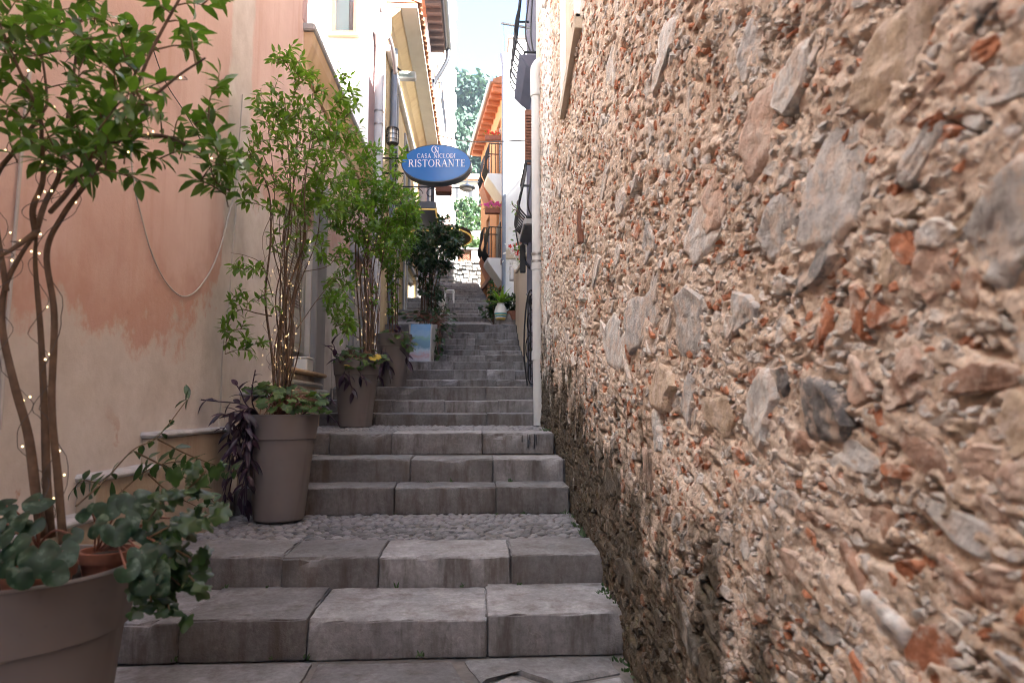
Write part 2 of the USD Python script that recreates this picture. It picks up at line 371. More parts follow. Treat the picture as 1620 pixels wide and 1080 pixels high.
def mortar_material():
    n = {"g": ("geometry", {}), "t1": ("noise_texture", {"scale": 2.2, "detail": 6.0, "roughness": 0.62}), "t2": ("noise_texture", {"scale": 22.0, "detail": 6.0, "roughness": 0.7}),
         "v": ("voronoi_texture", {"scale": 75.0}), "v2": ("voronoi_texture", {"scale": 28.0}),
         "r1": ("rgb_ramp", {"ramp": [(0.3, (0.56, 0.42, 0.31)), (0.5, (0.66, 0.525, 0.415)), (0.72, (0.74, 0.625, 0.52))]}),
         "vc": ("rgb_ramp", {"interpolate": False, "ramp": [(0, (0.58, 0.48, 0.40)), (0.30, (0.56, 0.36, 0.25)), (0.44, (0.66, 0.59, 0.52)), (0.70, (0.48, 0.35, 0.26)), (0.85, (0.54, 0.50, 0.46))]}),
         "sc": ("separate_color", {}), "vd": ("map_range", {"from_min": 0.15, "from_max": 0.4, "to_min": 0.55, "to_max": 0.0, "clamp": True}),
         "m1": ("mix_color", {}), "r2": ("rgb_ramp", {"ramp": [(0.3, (0.62, 0.62, 0.62)), (0.6, (1.1, 1.1, 1.1))]}), "m2": ("mix_color", {"blend_type": "multiply", "fac": 1.0, "use_clamp_result": False}),
         "h1": ("math", {"math_type": "multiply_add", "value2": -0.35}), "h2": ("math", {"math_type": "multiply_add", "value2": -0.5}),
         "t3": ("noise_texture", {"scale": 90.0, "detail": 5.0, "roughness": 0.7}), "h3": ("math", {"math_type": "multiply_add", "value2": 0.7}),
         "b": ("bump", {"strength": 0.85, "distance": 0.009}), "p": ("principled_bsdf", {"roughness": 0.95, "specular_ior_level": 0.1}),
         # remains of whitewash: two ragged upright strips
         "ws": ("separate_xyz", {}), "wn": ("noise_texture", {"scale": 5.0, "detail": 6.0, "roughness": 0.7}), "wq": ("math", {"math_type": "multiply_add", "value2": 0.9, "value3": -0.45}),
         "wa": ("math", {"math_type": "subtract", "value2": 4.42}), "wb": ("math", {"math_type": "absolute"}), "wc": ("math", {"math_type": "multiply_add", "value2": 2.2}),
         "wd": ("map_range", {"range_type": "smoothstep", "from_min": 0.22, "from_max": 0.30, "to_min": 0.85, "to_max": 0.0, "clamp": True}),
         "we": ("math", {"math_type": "subtract", "value2": 1.95}), "wf": ("math", {"math_type": "absolute"}), "wg": ("map_range", {"range_type": "smoothstep", "from_min": 0.42, "from_max": 0.6, "to_min": 1.0, "to_max": 0.0, "clamp": True}),
         "wh": ("math", {"math_type": "multiply"}),
         "xa": ("math", {"math_type": "subtract", "value2": 6.75}), "xb": ("math", {"math_type": "absolute"}), "xc": ("math", {"math_type": "multiply_add", "value2": 1.0}),
         "xd": ("map_range", {"range_type": "smoothstep", "from_min": 0.35, "from_max": 0.46, "to_min": 0.85, "to_max": 0.0, "clamp": True}), "xm": ("math", {"math_type": "maximum"}),
         "wx": ("mix_color", {"b": (0.76, 0.73, 0.67)})}
    l = [("g.position", "t1.vector"), ("g.position", "t2.vector"), ("g.position", "v.vector"), ("g.position", "v2.vector"), ("g.position", "t3.vector"),
         ("t1.fac", "r1.fac"), ("v.color", "sc.color"), ("sc.r", "vc.fac"), ("v.distance", "vd.value"), ("vd.result", "m1.fac"), ("r1.color", "m1.a"), ("vc.color", "m1.b"),
         ("t2.fac", "r2.fac"), ("m1.result", "m2.a"), ("r2.color", "m2.b"),
         ("v.distance", "h1.value1"), ("t2.fac", "h1.value3"), ("v2.distance", "h2.value1"), ("h1.value", "h2.value3"), ("t3.fac", "h3.value1"), ("h2.value", "h3.value3"), ("h3.value", "b.height"), ("b.normal", "p.normal"),
         ("g.position", "ws.vector"), ("g.position", "wn.vector"), ("wn.fac", "wq.value1"), ("ws.y", "wa.value1"), ("wa.value", "wb.value1"), ("wb.value", "wc.value1"), ("wq.value", "wc.value3"), ("wc.value", "wd.value"),
         ("ws.z", "we.value1"), ("we.value", "wf.value1"), ("wf.value", "wg.value"), ("wd.result", "wh.value1"), ("wg.result", "wh.value2"),
         ("ws.y", "xa.value1"), ("xa.value", "xb.value1"), ("xb.value", "xc.value1"), ("wq.value", "xc.value3"), ("xc.value", "xd.value"),
         ("wh.value", "xm.value1"), ("xd.result", "xm.value2"), ("xm.value", "wx.fac"), ("m2.result", "wx.a")]
    rubble_moss(n, l, "wx.result", "p.base_color")
    return mat("rubble_mortar", n, l, "p.BSDF")


def rock_material(name, ramp, island=False):
    n = {"g": ("geometry", {}), "t1": ("noise_texture", {"scale": 12.0, "detail": 6.0, "roughness": 0.68}), "t2": ("noise_texture", {"scale": 60.0, "detail": 6.0, "roughness": 0.72}),
         "r": ("rgb_ramp", {"interpolate": not island, "ramp": ramp}), "k": ("rgb_ramp", {"ramp": [(0.28, (0.58, 0.56, 0.54)), (0.5, (0.95, 0.95, 0.95)), (0.72, (1.22, 1.18, 1.12))]}),
         "m": ("mix_color", {"blend_type": "multiply", "fac": 1.0, "use_clamp_result": False}),
         # mortar dust clinging in patches
         "du": ("noise_texture", {"scale": 18.0, "detail": 5.0, "roughness": 0.65}), "dk": ("map_range", {"range_type": "smoothstep", "from_min": 0.47, "from_max": 0.60, "to_min": 0.0, "to_max": 0.85, "clamp": True}),
         "dm": ("mix_color", {"b": (0.65, 0.53, 0.44)}),
         "b": ("bump", {"strength": 1.0, "distance": 0.010}), "p": ("principled_bsdf", {"roughness": 0.88, "specular_ior_level": 0.2})}
    l = [("g.position", "t1.vector"), ("g.position", "t2.vector"), ("g.position", "du.vector"), ("t1.fac", "k.fac"), ("r.color", "m.a"), ("k.color", "m.b"), ("du.fac", "dk.value"), ("dk.result", "dm.fac"),
         ("m.result", "dm.a"), ("t2.fac", "b.height"), ("b.normal", "p.normal")]
    l += [("g.random_per_island", "r.fac")] if island else [("t1.fac", "r.fac")]
    rubble_moss(n, l, "dm.result", "p.base_color")
    return mat(name, n, l, "p.BSDF")


def step_material(name, a, b, c):
    """Worn limestone: mottled, veined, dirt streaks running down the risers, pecked surface."""
    n = {"g": ("geometry", {}), "o": ("object_info", {}), "t1": ("noise_texture", {"scale": 3.5, "detail": 7.0, "roughness": 0.68}), "t2": ("noise_texture", {"scale": 38.0, "detail": 5.0, "roughness": 0.7}),
         "r": ("rgb_ramp", {"ramp": [(0.28, a), (0.5, b), (0.74, c)]}),
         "mp": ("mapping", {"scale": (7.0, 7.0, 1.2)}), "t3": ("noise_texture", {"scale": 1.4, "detail": 5.0, "roughness": 0.65}), "r3": ("map_range", {"from_min": 0.5, "from_max": 0.68, "to_min": 0.0, "to_max": 0.6, "clamp": True}),
         "m3": ("mix_color", {"b": (0.085, 0.062, 0.05)}),
         "vn": ("noise_texture", {"scale": 6.0, "detail": 4.0, "roughness": 0.6, "distortion": 1.6}), "va": ("math", {"math_type": "subtract", "value2": 0.5}), "vb": ("math", {"math_type": "absolute"}),
         "vk": ("map_range", {"from_min": 0.0, "from_max": 0.012, "to_min": 0.16, "to_max": 0.0, "clamp": True}), "mv": ("mix_color", {"b": (0.50, 0.46, 0.43)}),
         "mr": ("map_range", {"to_min": 0.72, "to_max": 1.28}), "h": ("hsv", {}),
         "k": ("rgb_ramp", {"ramp": [(0.3, (0.7, 0.7, 0.7)), (0.65, (1.12, 1.12, 1.12))]}), "m": ("mix_color", {"blend_type": "multiply", "fac": 1.0, "use_clamp_result": False}),
         "t4": ("noise_texture", {"scale": 110.0, "detail": 4.0, "roughness": 0.65}), "hh": ("math", {"math_type": "multiply_add", "value2": 0.5}),
         "bp": ("bump", {"strength": 0.55, "distance": 0.006}), "p": ("principled_bsdf", {"specular_ior_level": 0.35}),
         "rr": ("map_range", {"from_min": 0.3, "from_max": 0.7, "to_min": 0.48, "to_max": 0.8}),
         # upright faces darkened by normal: riser shade put into colour, with patchy grime
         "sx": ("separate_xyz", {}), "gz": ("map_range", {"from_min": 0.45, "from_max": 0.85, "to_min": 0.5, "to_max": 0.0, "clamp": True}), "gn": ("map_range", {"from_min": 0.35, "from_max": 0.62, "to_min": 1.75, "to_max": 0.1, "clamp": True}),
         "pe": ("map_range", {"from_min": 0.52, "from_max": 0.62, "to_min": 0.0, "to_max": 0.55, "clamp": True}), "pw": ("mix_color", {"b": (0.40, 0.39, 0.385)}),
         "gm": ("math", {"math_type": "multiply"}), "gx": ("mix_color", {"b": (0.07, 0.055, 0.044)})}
    l = [("g.position", "t1.vector"), ("g.position", "t2.vector"), ("g.position", "t4.vector"), ("t1.fac", "r.fac"), ("g.position", "mp.vector"), ("mp.vector", "t3.vector"), ("t3.fac", "r3.value"),
         ("r3.result", "m3.fac"), ("r.color", "m3.a"), ("g.position", "vn.vector"), ("vn.fac", "va.value1"), ("va.value", "vb.value1"), ("vb.value", "vk.value"), ("vk.result", "mv.fac"), ("m3.result", "mv.a"),
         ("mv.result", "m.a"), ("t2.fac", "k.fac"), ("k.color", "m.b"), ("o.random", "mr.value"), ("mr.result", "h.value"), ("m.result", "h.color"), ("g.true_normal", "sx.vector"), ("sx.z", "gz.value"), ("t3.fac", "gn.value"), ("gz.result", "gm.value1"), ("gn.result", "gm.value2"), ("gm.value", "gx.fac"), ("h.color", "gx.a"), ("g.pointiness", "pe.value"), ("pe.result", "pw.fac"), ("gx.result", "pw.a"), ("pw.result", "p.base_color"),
         ("t4.fac", "hh.value1"), ("t2.fac", "hh.value3"), ("hh.value", "bp.height"), ("bp.normal", "p.normal"), ("t1.fac", "rr.value"), ("rr.result", "p.roughness")]
    return mat(name, n, l, "p.BSDF")


M = {}
M["pink"] = pink_wall_material()
M["mortar"] = mortar_material()
ROCKS = {"grey": [(0.3, (0.45, 0.43, 0.41)), (0.7, (0.66, 0.635, 0.61))], "white": [(0.3, (0.58, 0.555, 0.525)), (0.7, (0.77, 0.74, 0.70))],
         "terracotta": [(0.3, (0.40, 0.15, 0.08)), (0.7, (0.58, 0.26, 0.15))], "ochre": [(0.3, (0.50, 0.37, 0.26)), (0.7, (0.66, 0.53, 0.40))],
         "brown": [(0.3, (0.32, 0.19, 0.135)), (0.7, (0.48, 0.31, 0.23))], "dark": [(0.3, (0.14, 0.135, 0.135)), (0.7, (0.29, 0.28, 0.275))],
         "rose": [(0.3, (0.56, 0.39, 0.30)), (0.7, (0.68, 0.50, 0.40))]}
for k, r in ROCKS.items(): M["rock_" + k] = rock_material("rock_" + k, r)
M["rock_mix"] = rock_material("rock_mix", [(0.0, (0.62, 0.575, 0.53)), (0.15, (0.57, 0.23, 0.115)), (0.36, (0.60, 0.43, 0.28)), (0.50, (0.42, 0.27, 0.19)), (0.60, (0.64, 0.48, 0.37)), (0.80, (0.48, 0.44, 0.41)), (0.90, (0.70, 0.64, 0.58))], island=True)
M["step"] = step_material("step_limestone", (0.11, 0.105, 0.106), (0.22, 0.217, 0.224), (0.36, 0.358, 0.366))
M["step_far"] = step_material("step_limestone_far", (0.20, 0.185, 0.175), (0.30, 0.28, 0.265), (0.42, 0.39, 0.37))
M["bed"] = simple("step_bed", (0.15, 0.138, 0.13), 0.95, var=0.4, scale=14, bump=0.7, bscale=60)
M["cobble"] = simple("cobble_stone", (0.155, 0.152, 0.158), 0.62, var=0.35, scale=22, bump=0.3, bscale=120, rnd=0.4)
M["pot"] = plaster("pot_plastic", (0.15, 0.132, 0.125), (0.20, 0.178, 0.17), (0.095, 0.083, 0.078), 30, 0.08)
M["terracotta"] = simple("terracotta_clay", (0.24, 0.095, 0.06), 0.8, var=0.25, scale=16, bump=0.2)
M["soil"] = simple("potting_soil", (0.035, 0.025, 0.018), 0.98, var=0.5, scale=60, bump=0.9, bscale=90, dist=0.02)
M["bark"] = simple("shrub_bark", (0.115, 0.072, 0.046), 0.85, var=0.45, scale=28, bump=0.7, bscale=70, dist=0.006)
M["twig"] = simple("green_brown_twig", (0.13, 0.085, 0.045), 0.8, var=0.3)
M["leaf_front"] = leafmat("leaf_glossy_dark", (0.014, 0.046, 0.009), (0.088, 0.18, 0.024), 0.36, 0.33)
M["leaf_mid"] = leafmat("leaf_fresh_green", (0.028, 0.085, 0.012), (0.13, 0.235, 0.028), 0.4, 0.4)
M["leaf_bright"] = leafmat("leaf_bright_green", (0.035, 0.10, 0.014), (0.16, 0.28, 0.03), 0.42, 0.4)
M["leaf_deep"] = leafmat("leaf_deep_green", (0.012, 0.035, 0.012), (0.04, 0.09, 0.022), 0.4, 0.2)
M["leaf_ivy"] = leafmat("leaf_ivy", (0.009, 0.028, 0.010), (0.035, 0.08, 0.018), 0.4, 0.25)
M["leaf_geranium"] = leafmat("leaf_geranium", (0.025, 0.065, 0.016), (0.085, 0.15, 0.03), 0.5, 0.25)
M["leaf_yellow"] = leafmat("leaf_yellowed", (0.45, 0.30, 0.03), (0.55, 0.40, 0.05), 0.5, 0.25)
M["leaf_purple"] = leafmat("leaf_purple", (0.014, 0.008, 0.016), (0.05, 0.022, 0.045), 0.4, 0.12, tint=(0.12, 0.02, 0.09))
M["leaf_hill"] = leafmat("leaf_hillside", (0.012, 0.034, 0.024), (0.042, 0.08, 0.05), 0.6, 0.12)
M["leaf_sunny"] = leafmat("leaf_sunny_tree", (0.025, 0.06, 0.02), (0.07, 0.125, 0.04), 0.6, 0.15)
M["petal_pink"] = leafmat("petal_pink", (0.6, 0.06, 0.30), (0.75, 0.14, 0.42), 0.6, 0.3, tint=(0.8, 0.15, 0.4))
M["petal_red"] = leafmat("petal_red", (0.5, 0.02, 0.02), (0.7, 0.06, 0.04), 0.6, 0.3, tint=(0.8, 0.08, 0.06))
M["petal_white"] = leafmat("petal_white", (0.7, 0.7, 0.66), (0.85, 0.84, 0.8), 0.6, 0.3, tint=(0.8, 0.8, 0.7))


def cyclamen_material():
    n = {"tc": ("texture_coordinate", {}), "g": ("geometry", {}), "t": ("noise_texture", {"scale": 45.0, "detail": 3.0, "roughness": 0.55}),
         "r": ("rgb_ramp", {"ramp": [(0.42, (0.007, 0.026, 0.013)), (0.55, (0.014, 0.043, 0.022)), (0.66, (0.075, 0.12, 0.085))]}),
         "p": ("principled_bsdf", {"roughness": 0.48, "specular_ior_level": 0.35}), "tl": ("translucent_bsdf", {"color": (0.06, 0.14, 0.03)}), "m": ("mix_closure", {"fac": 0.15})}
    return mat("leaf_marbled", n, [("g.position", "t.vector"), ("t.fac", "r.fac"), ("r.color", "p.base_color"), ("p.BSDF", "m.closure1"), ("tl.BSDF", "m.closure2")], "m.closure")


M["leaf_marbled"] = cyclamen_material()
M["petiole"] = simple("leaf_stalk", (0.22, 0.09, 0.06), 0.6)
M["marble"] = simple("worn_marble", (0.43, 0.42, 0.41), 0.5, var=0.32, scale=9, bump=0.15)
M["plinth"] = plaster("combed_plinth", (0.34, 0.275, 0.21), (0.45, 0.38, 0.305), (0.23, 0.15, 0.115), 45, 0.7)
M["moulding"] = plaster("ochre_moulding", (0.42, 0.28, 0.16), (0.54, 0.40, 0.26), (0.25, 0.16, 0.11), 45, 0.6)
M["white_wall"] = plaster("white_wall", (0.76, 0.75, 0.72), (0.82, 0.81, 0.78), (0.66, 0.64, 0.60))
M["mauve_wall"] = plaster("mauve_wall", (0.44, 0.30, 0.28), (0.50, 0.355, 0.335), (0.35, 0.24, 0.22))
M["yellow_wall"] = plaster("yellow_wall", (0.46, 0.345, 0.19), (0.53, 0.41, 0.25), (0.36, 0.27, 0.165))
M["cream_wall"] = plaster("cream_wall", (0.46, 0.39, 0.30), (0.53, 0.46, 0.37), (0.36, 0.29, 0.22))
M["lilac_wall"] = plaster("lilac_wall", (0.42, 0.41, 0.45), (0.50, 0.48, 0.52), (0.36, 0.34, 0.36))
M["orange_wall"] = plaster("orange_wall", (0.54, 0.255, 0.115), (0.60, 0.31, 0.15), (0.45, 0.20, 0.10))
M["beige_wall"] = plaster("beige_wall", (0.52, 0.43, 0.315), (0.58, 0.49, 0.37), (0.44, 0.355, 0.255))
M["soffit"] = simple("soffit_cream", (0.33, 0.295, 0.24), 0.9, var=0.08, scale=3)
M["tile"] = simple("roof_tile", (0.36, 0.17, 0.095), 0.85, var=0.35, scale=9, bump=0.3, rnd=0.25)
M["dark_wood"] = simple("dark_wood", (0.06, 0.032, 0.022), 0.7, var=0.3, scale=12)
M["orange_wood"] = simple("orange_soffit", (0.40, 0.15, 0.07), 0.7, var=0.15, scale=8)
M["brown_wood"] = simple("brown_wood", (0.20, 0.085, 0.05), 0.65, var=0.25, scale=14)
M["gutter"] = simple("grey_gutter", (0.035, 0.036, 0.04), 0.4, metal=0.3)
M["shade_toned_wall"] = simple("shade_toned_wall", (0.11, 0.11, 0.145), 0.85, var=0.15, scale=3)  # house wall in shade: its darkness is put into the base colour
M["pipe"] = plaster("painted_pipe", (0.50, 0.49, 0.475), (0.57, 0.56, 0.54), (0.36, 0.33, 0.30), 30, 0.06)
M["pipe_band"] = simple("pipe_band", (0.32, 0.31, 0.30), 0.4, metal=0.7)
M["pipe_blue"] = simple("blue_grey_pipe", (0.20, 0.225, 0.27), 0.45)
M["iron"] = simple("black_iron", (0.018, 0.018, 0.02), 0.45, metal=0.4)
M["grey_stone"] = plaster("grey_stone_jamb", (0.30, 0.29, 0.285), (0.37, 0.36, 0.355), (0.24, 0.22, 0.21), 60, 0.4)
M["grey_paint"] = simple("grey_paint", (0.42, 0.40, 0.37), 0.55, var=0.12, scale=4, bump=0.1)
M["grey_dark"] = simple("dark_interior", (0.03, 0.03, 0.032), 0.6)
M["cable"] = simple("grey_cable", (0.46, 0.42, 0.38), 0.55)
M["cable_dark"] = simple("dark_cable", (0.07, 0.06, 0.055), 0.6)
M["white_paint"] = simple("white_paint", (0.74, 0.73, 0.70), 0.55, var=0.05)
M["gold"] = mat("gold_led_strip", {"p": ("principled_bsdf", {"base_color": (0.42, 0.25, 0.06), "roughness": 0.4, "emission_color": (1.0, 0.62, 0.16), "emission_strength": 0.035})}, [], "p.BSDF")
M["bulb"] = mat("fairy_bulb", {"e": ("emission", {"color": (1.0, 0.66, 0.30), "strength": 0.6})}, [], "e.emission")
M["sign_blue"] = simple("sign_blue", (0.012, 0.135, 0.40), 0.16, var=0.02, spec=0.22)
M["sign_edge"] = simple("sign_edge", (0.022, 0.022, 0.03), 0.3)
M["sign_white"] = simple("sign_white", (0.80, 0.80, 0.78), 0.3, var=0.02)
M["lamp_metal"] = simple("lamp_metal", (0.40, 0.42, 0.43), 0.35, metal=0.6)
M["ground"] = simple("hill_ground", (0.16, 0.14, 0.09), 0.95, var=0.4, scale=0.5)
M["rubble_far"] = None


def glass(name, tint=(0.9, 0.95, 0.95)):
    n = {"f": ("fresnel", {"IOR": 1.5}), "t": ("transparent_bsdf", {"color": tint}), "g": ("glossy_bsdf", {"roughness": 0.03, "color": (0.95, 0.95, 0.95)}), "m": ("mix_closure", {})}
    return mat(name, n, [("f.fac", "m.fac"), ("t.BSDF", "m.closure1"), ("g.BSDF", "m.closure2")], "m.closure")


M["glass"] = glass("window_glass")


def retaining_material():
    n = {"g": ("geometry", {}), "v": ("voronoi_texture", {"scale": 3.6, "feature": "f1"}), "sc": ("separate_color", {}), "t": ("noise_texture", {"scale": 8.0, "detail": 5.0}),
         "r": ("rgb_ramp", {"ramp": [(0, (0.36, 0.34, 0.31)), (0.5, (0.5, 0.48, 0.44)), (1, (0.62, 0.60, 0.56))]}), "p": ("principled_bsdf", {"roughness": 0.9})}
    return mat("retaining_stone", n, [("g.position", "v.vector"), ("v.color", "sc.color"), ("sc.r", "r.fac"), ("r.color", "p.base_color")], "p.BSDF")


M["ret"] = simple("retaining_stone", (0.21, 0.20, 0.185), 0.9, var=0.35, scale=4, bump=0.5, bscale=20, rnd=0.3)

RNG = np.random.RandomState
# ================================================================== GROUND
STEPS = [(3.137, .136), (3.647, .293), (5.10, .481), (5.40, .661), (6.10, .833), (7.62, .994), (7.95, 1.142), (8.30, 1.308), (9.5, 1.446), (9.85, 1.604), (10.18, 1.744),
         (11.0, 1.906), (11.5, 2.03), (12.0, 2.16), (12.35, 2.308), (12.7, 2.461), (13.05, 2.663)]
_sy = [-60, -14.5, 1.45] + [s[0] for s in STEPS] + [15, 18.2, 25, 26.4]
_sz = [-18, -5.1, 0] + [s[1] for s in STEPS] + [3.2, 3.95, 5.65, 5.7]


def stair_z(y): return np.interp(y, _sy, _sz)


def terrain(x, y):
    low = np.interp(y, [-400, -60, -14.5, 1.45, 7.6, 13, 18.2, 26.4], [-40, -19, -6.2, -0.9, .3, 1.8, 3.2, 5.0])
    up = np.where(y > 26.4, np.minimum(1.0, (y - 26.4) / 6) * 1.6 + np.maximum(0, y - 27) * 0.40, 0)
    hill = np.clip((y - 40) / 60, 0, 1) * (fbm(np.stack([x * .02, y * .02, 0 * x], -1), 3, 4) - .5) * 14
    return low + np.minimum(up, 22) + hill * .5


gx = np.concatenate([np.linspace(-400, -30, 20), np.linspace(-24, 24, 33), np.linspace(30, 400, 20)])
gy = np.concatenate([np.linspace(-400, -20, 16), np.linspace(-12, 70, 60), np.linspace(80, 400, 22)])
GX, GY = np.meshgrid(gx, gy)
gv = np.stack([GX, GY, terrain(GX, GY)], -1).reshape(-1, 3)
ny, nx = GX.shape; ii = np.arange(ny * nx).reshape(ny, nx)
gf = np.stack([ii[:-1, :-1], ii[:-1, 1:], ii[1:, 1:], ii[1:, :-1]], -1).reshape(-1, 4)
tag(obj("ground", MB().add(gv, gf), M["ground"], smooth=True), kind="structure")

# ================================================================== STAIRCASE
stairs = structure("stone_staircase")
XL, XR = -1.74, 0.70
rg = RNG(11)


def kerb(x0, x1, yf, zt, h, depth, seed, fine, name="kerb_stone"):
    dz, dy = rg.uniform(-.006, .006), rg.uniform(-.012, .012)
    v, f = block(x0 + .0008, x1 - .0008, yf + dy, yf + depth, zt - h, zt + dz, seed, cell=.045 if fine else .12, rnd=.007, amp=.008)
    # stones lean a little and are trodden hollow along the front edge
    top = np.clip((v[:, 2] - (zt - h)) / h, 0, 1); front = np.clip(1 - (v[:, 1] - yf) / .16, 0, 1)
    v[:, 2] -= top * front * (0.003 + .010 * fbm(v[:, [0, 0, 0]] * 2.1 + seed, 2, seed)) + top * rg.uniform(-.004, .004) * (v[:, 0] - x0) / (x1 - x0)
    chip = np.clip(fbm(np.c_[v[:, 0] * 7, v[:, 2] * 3, v[:, 1] * 0 + seed], 3, seed) - .56, 0, 1) * .22 * top ** 3 * np.clip(1 - (v[:, 1] - yf) / .05, 0, 1)
    v[:, 1] += chip; v[:, 2] -= chip * .5
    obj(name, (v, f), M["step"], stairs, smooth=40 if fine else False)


def splits(x0, x1, at):
    return [x0] + list(at) + [x1]


# joints read off the photograph (pixels of the riser's joints at each step)
def jx(px, Y): return W(px, 700, Y)[0] if True else 0


near_joints = {0: [772], 1: [452, 603, 808], 2: [625, 785], 3: [650, 780], 4: [620, 763], 5: [592, 770], 6: [620, 702, 788], 7: [593, 680, 768], 8: [697, 785], 9: [640, 716, 770, 815], 10: [715, 775, 812]}
mb_bed = MB()
seed = 0
prev = [(1.45, -.029)] + STEPS
for i, (yf, zt) in enumerate(STEPS):
    h = zt - prev[i][1]
    nxt = STEPS[i + 1][0] if i + 1 < len(STEPS) else 14.35
    tread = nxt - yf
    kd = min(tread + .03, 0.52 if i in (0, 1) else 0.36)
    if i == 1: kd = 0.42
    xr = XR - .02 if yf < 7.7 else 0.74
    if i < 11:
        js = [jx(p, yf) for p in near_joints[i]]
        left = [x for x in np.arange(-1.74 + .45, js[0] - .3, .55)]
        e = splits(XL, xr, left + js)
        for a, b in zip(e[:-1], e[1:]):
            seed += 1; kerb(a, b, yf, zt, h + .02, kd, seed, i < 6)
    else:
        e = [XL] + list(np.arange(-1.2, .6, .62) + rg.uniform(-.1, .1)) + [xr]
        for a, b in zip(e[:-1], e[1:]):
            seed += 1; kerb(a, b, yf, zt, h + .02, kd, seed, False)
    mb_bed.box(XL - .03, xr + .06, yf + .06, nxt + .12, zt - h - .3, zt - .022)
# paved bottom tread (irregular flags) and the flight going down behind
mb_bed.box(XL - .03, XR + .06, 1.50, 3.2, -.38, -.052)
for k in range(31):
    y1 = 1.45 - k * .52
    mb_bed.box(XL - .03, XR + .06, y1 - .52, y1 + .2, -.6 - k * .165, -.165 * (k + 1))
obj("step_bed", mb_bed, M["bed"], stairs)
for k in range(4):
    y1 = 1.45 - k * .52; zz = -.029 - .165 * k
    for a, b in zip([XL, -.6, .1], [-.6, .1, XR]):
        seed += 1; kerb(a, b, y1, zz, .17, .36, seed, False)


def flag(poly, z0, z1, seed, name="paving_flag", mat_="step"):
    """A flat stone with an irregular outline and worn edge."""
    p = Polygon(poly).buffer(-.006)
    a = np.array(p.exterior.segmentize(.05).coords)[:-1]
    a = a + (fbm(np.c_[a * 14, a[:, :1] * 0 + seed], 2, seed)[:, None] - .5) * .018
    c = a.mean(0); inn = c + (a - c) * .90; n = len(a)
    hz = lambda q, s: z1 + s + (fbm(np.c_[q * 6, q[:, :1] * 0 + seed], 2, seed) - .5) * .012
    V = np.vstack([np.c_[a, np.full(n, z0)], np.c_[a, hz(a, -.012)], np.c_[inn, hz(inn, 0)], np.c_[[c], hz(np.array([c]), 0)]])
    F = []
    for i in range(n):
        j = (i + 1) % n
        F += [[i, j, n + j], [i, n + j, n + i], [n + i, n + j, 2 * n + j], [n + i, 2 * n + j, 2 * n + i], [2 * n + i, 2 * n + j, 3 * n]]
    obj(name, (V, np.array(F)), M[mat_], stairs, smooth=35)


fl = [[(-1.2, 1.50), (-.42, 1.50), (-.38, 2.36), (-1.2, 2.4)], [(-.40, 1.50), (.28, 1.50), (.26, 2.40), (-.36, 2.36)], [(.30, 1.5), (.64, 1.5), (.64, 2.45), (.28, 2.40)],
      [(-1.72, 1.5), (-1.22, 1.5), (-1.22, 2.5), (-1.72, 2.5)],
      [(-1.72, 2.52), (-1.22, 2.44), (-.7, 2.40), (-.7, 2.88), (-1.72, 2.88)], [(-.68, 2.40), (-.05, 2.41), (-.02, 2.62), (-.1, 2.88), (-.68, 2.88)],
      [(-.02, 2.42), (.22, 2.43), (.30, 2.60), (.16, 2.74), (.01, 2.62)], [(.25, 2.44), (.62, 2.48), (.60, 2.70), (.32, 2.60)], [(.02, 2.66), (.16, 2.76), (.31, 2.64), (.6, 2.73), (.58, 2.88), (-.06, 2.88)]]
for i, p in enumerate(fl):
    p = [(x, y if y < 1.6 else 1.5 + (y - 1.5) * 1.155) for x, y in p]
    flag(p, -.13, -.029 - (.004 if i > 4 else 0), i + 3)
# back of tread 1 (flags behind the kerb) and tread-2 rim
for i, (a, b) in enumerate(zip([-1.72, -.9, -.2], [-.9, -.2, .62])):
    pass

# black paint runs on the fifth riser
for px, a, b in ((826, 688, 699), (835, 686, 708), (838, 687, 695), (845, 686, 709), (848, 687, 703)):
    p0, p1 = W(px, a, 6.085), W(px, b, 6.085)
    obj("paint_run", MB().cbox(p0[0] - .0032, p0[0] + .0028, 6.072, 6.10, p1[2], p0[2], .002), M["iron"], stairs)

# cobbled landing behind kerb 2: rounded river stones set in mortar
cob = structure("cobbled_landing")
rc = RNG(5)
ct = []
for s in range(8):
    m = trimesh.creation.icosphere(subdivisions=1); v = np.array(m.vertices)
    v = v * (1 + .35 * (fbm(v * 1.3 + s * 9.1, 2, s)[:, None] - .5)); ct.append((v, np.array(m.faces)))
mb_c = MB(); pts = []
nreg, placed = 0, 0
for tries in range(9000):
    x, y = rc.uniform(-1.7, .66), rc.uniform(4.07, 5.09)
    r = rc.uniform(.022, .042)
    if any((x - a) ** 2 + (y - b) ** 2 < (.80 * (r + c)) ** 2 for a, b, c in pts): continue
    pts.append((x, y, r))
pts.sort(key=lambda t: (t[0] < -1.15, t[1]))
for k, (x, y, r) in enumerate(pts):
    v, f = ct[k % 8]; an = rc.uniform(0, 6.28); e = rc.uniform(.75, 1.3)
    q = v * [r * e, r / e, r * .48]
    q = np.c_[q[:, 0] * math.cos(an) - q[:, 1] * math.sin(an), q[:, 0] * math.sin(an) + q[:, 1] * math.cos(an), q[:, 2]]
    zc = .271 + rc.uniform(-.004, .003)
    q = q + [x, y, zc]
    if k < 300: obj("cobble", (q, f), M["cobble"], cob, smooth=True)
    else: mb_c.add(q, f)
if mb_c.n: obj("small_cobbles", mb_c, M["cobble"], cob, smooth=True, kind="stuff")
mbl = MB().box(XL, XR, 4.02, 5.16, .12, .270); obj("cobble_mortar", mbl, M["bed"], cob)
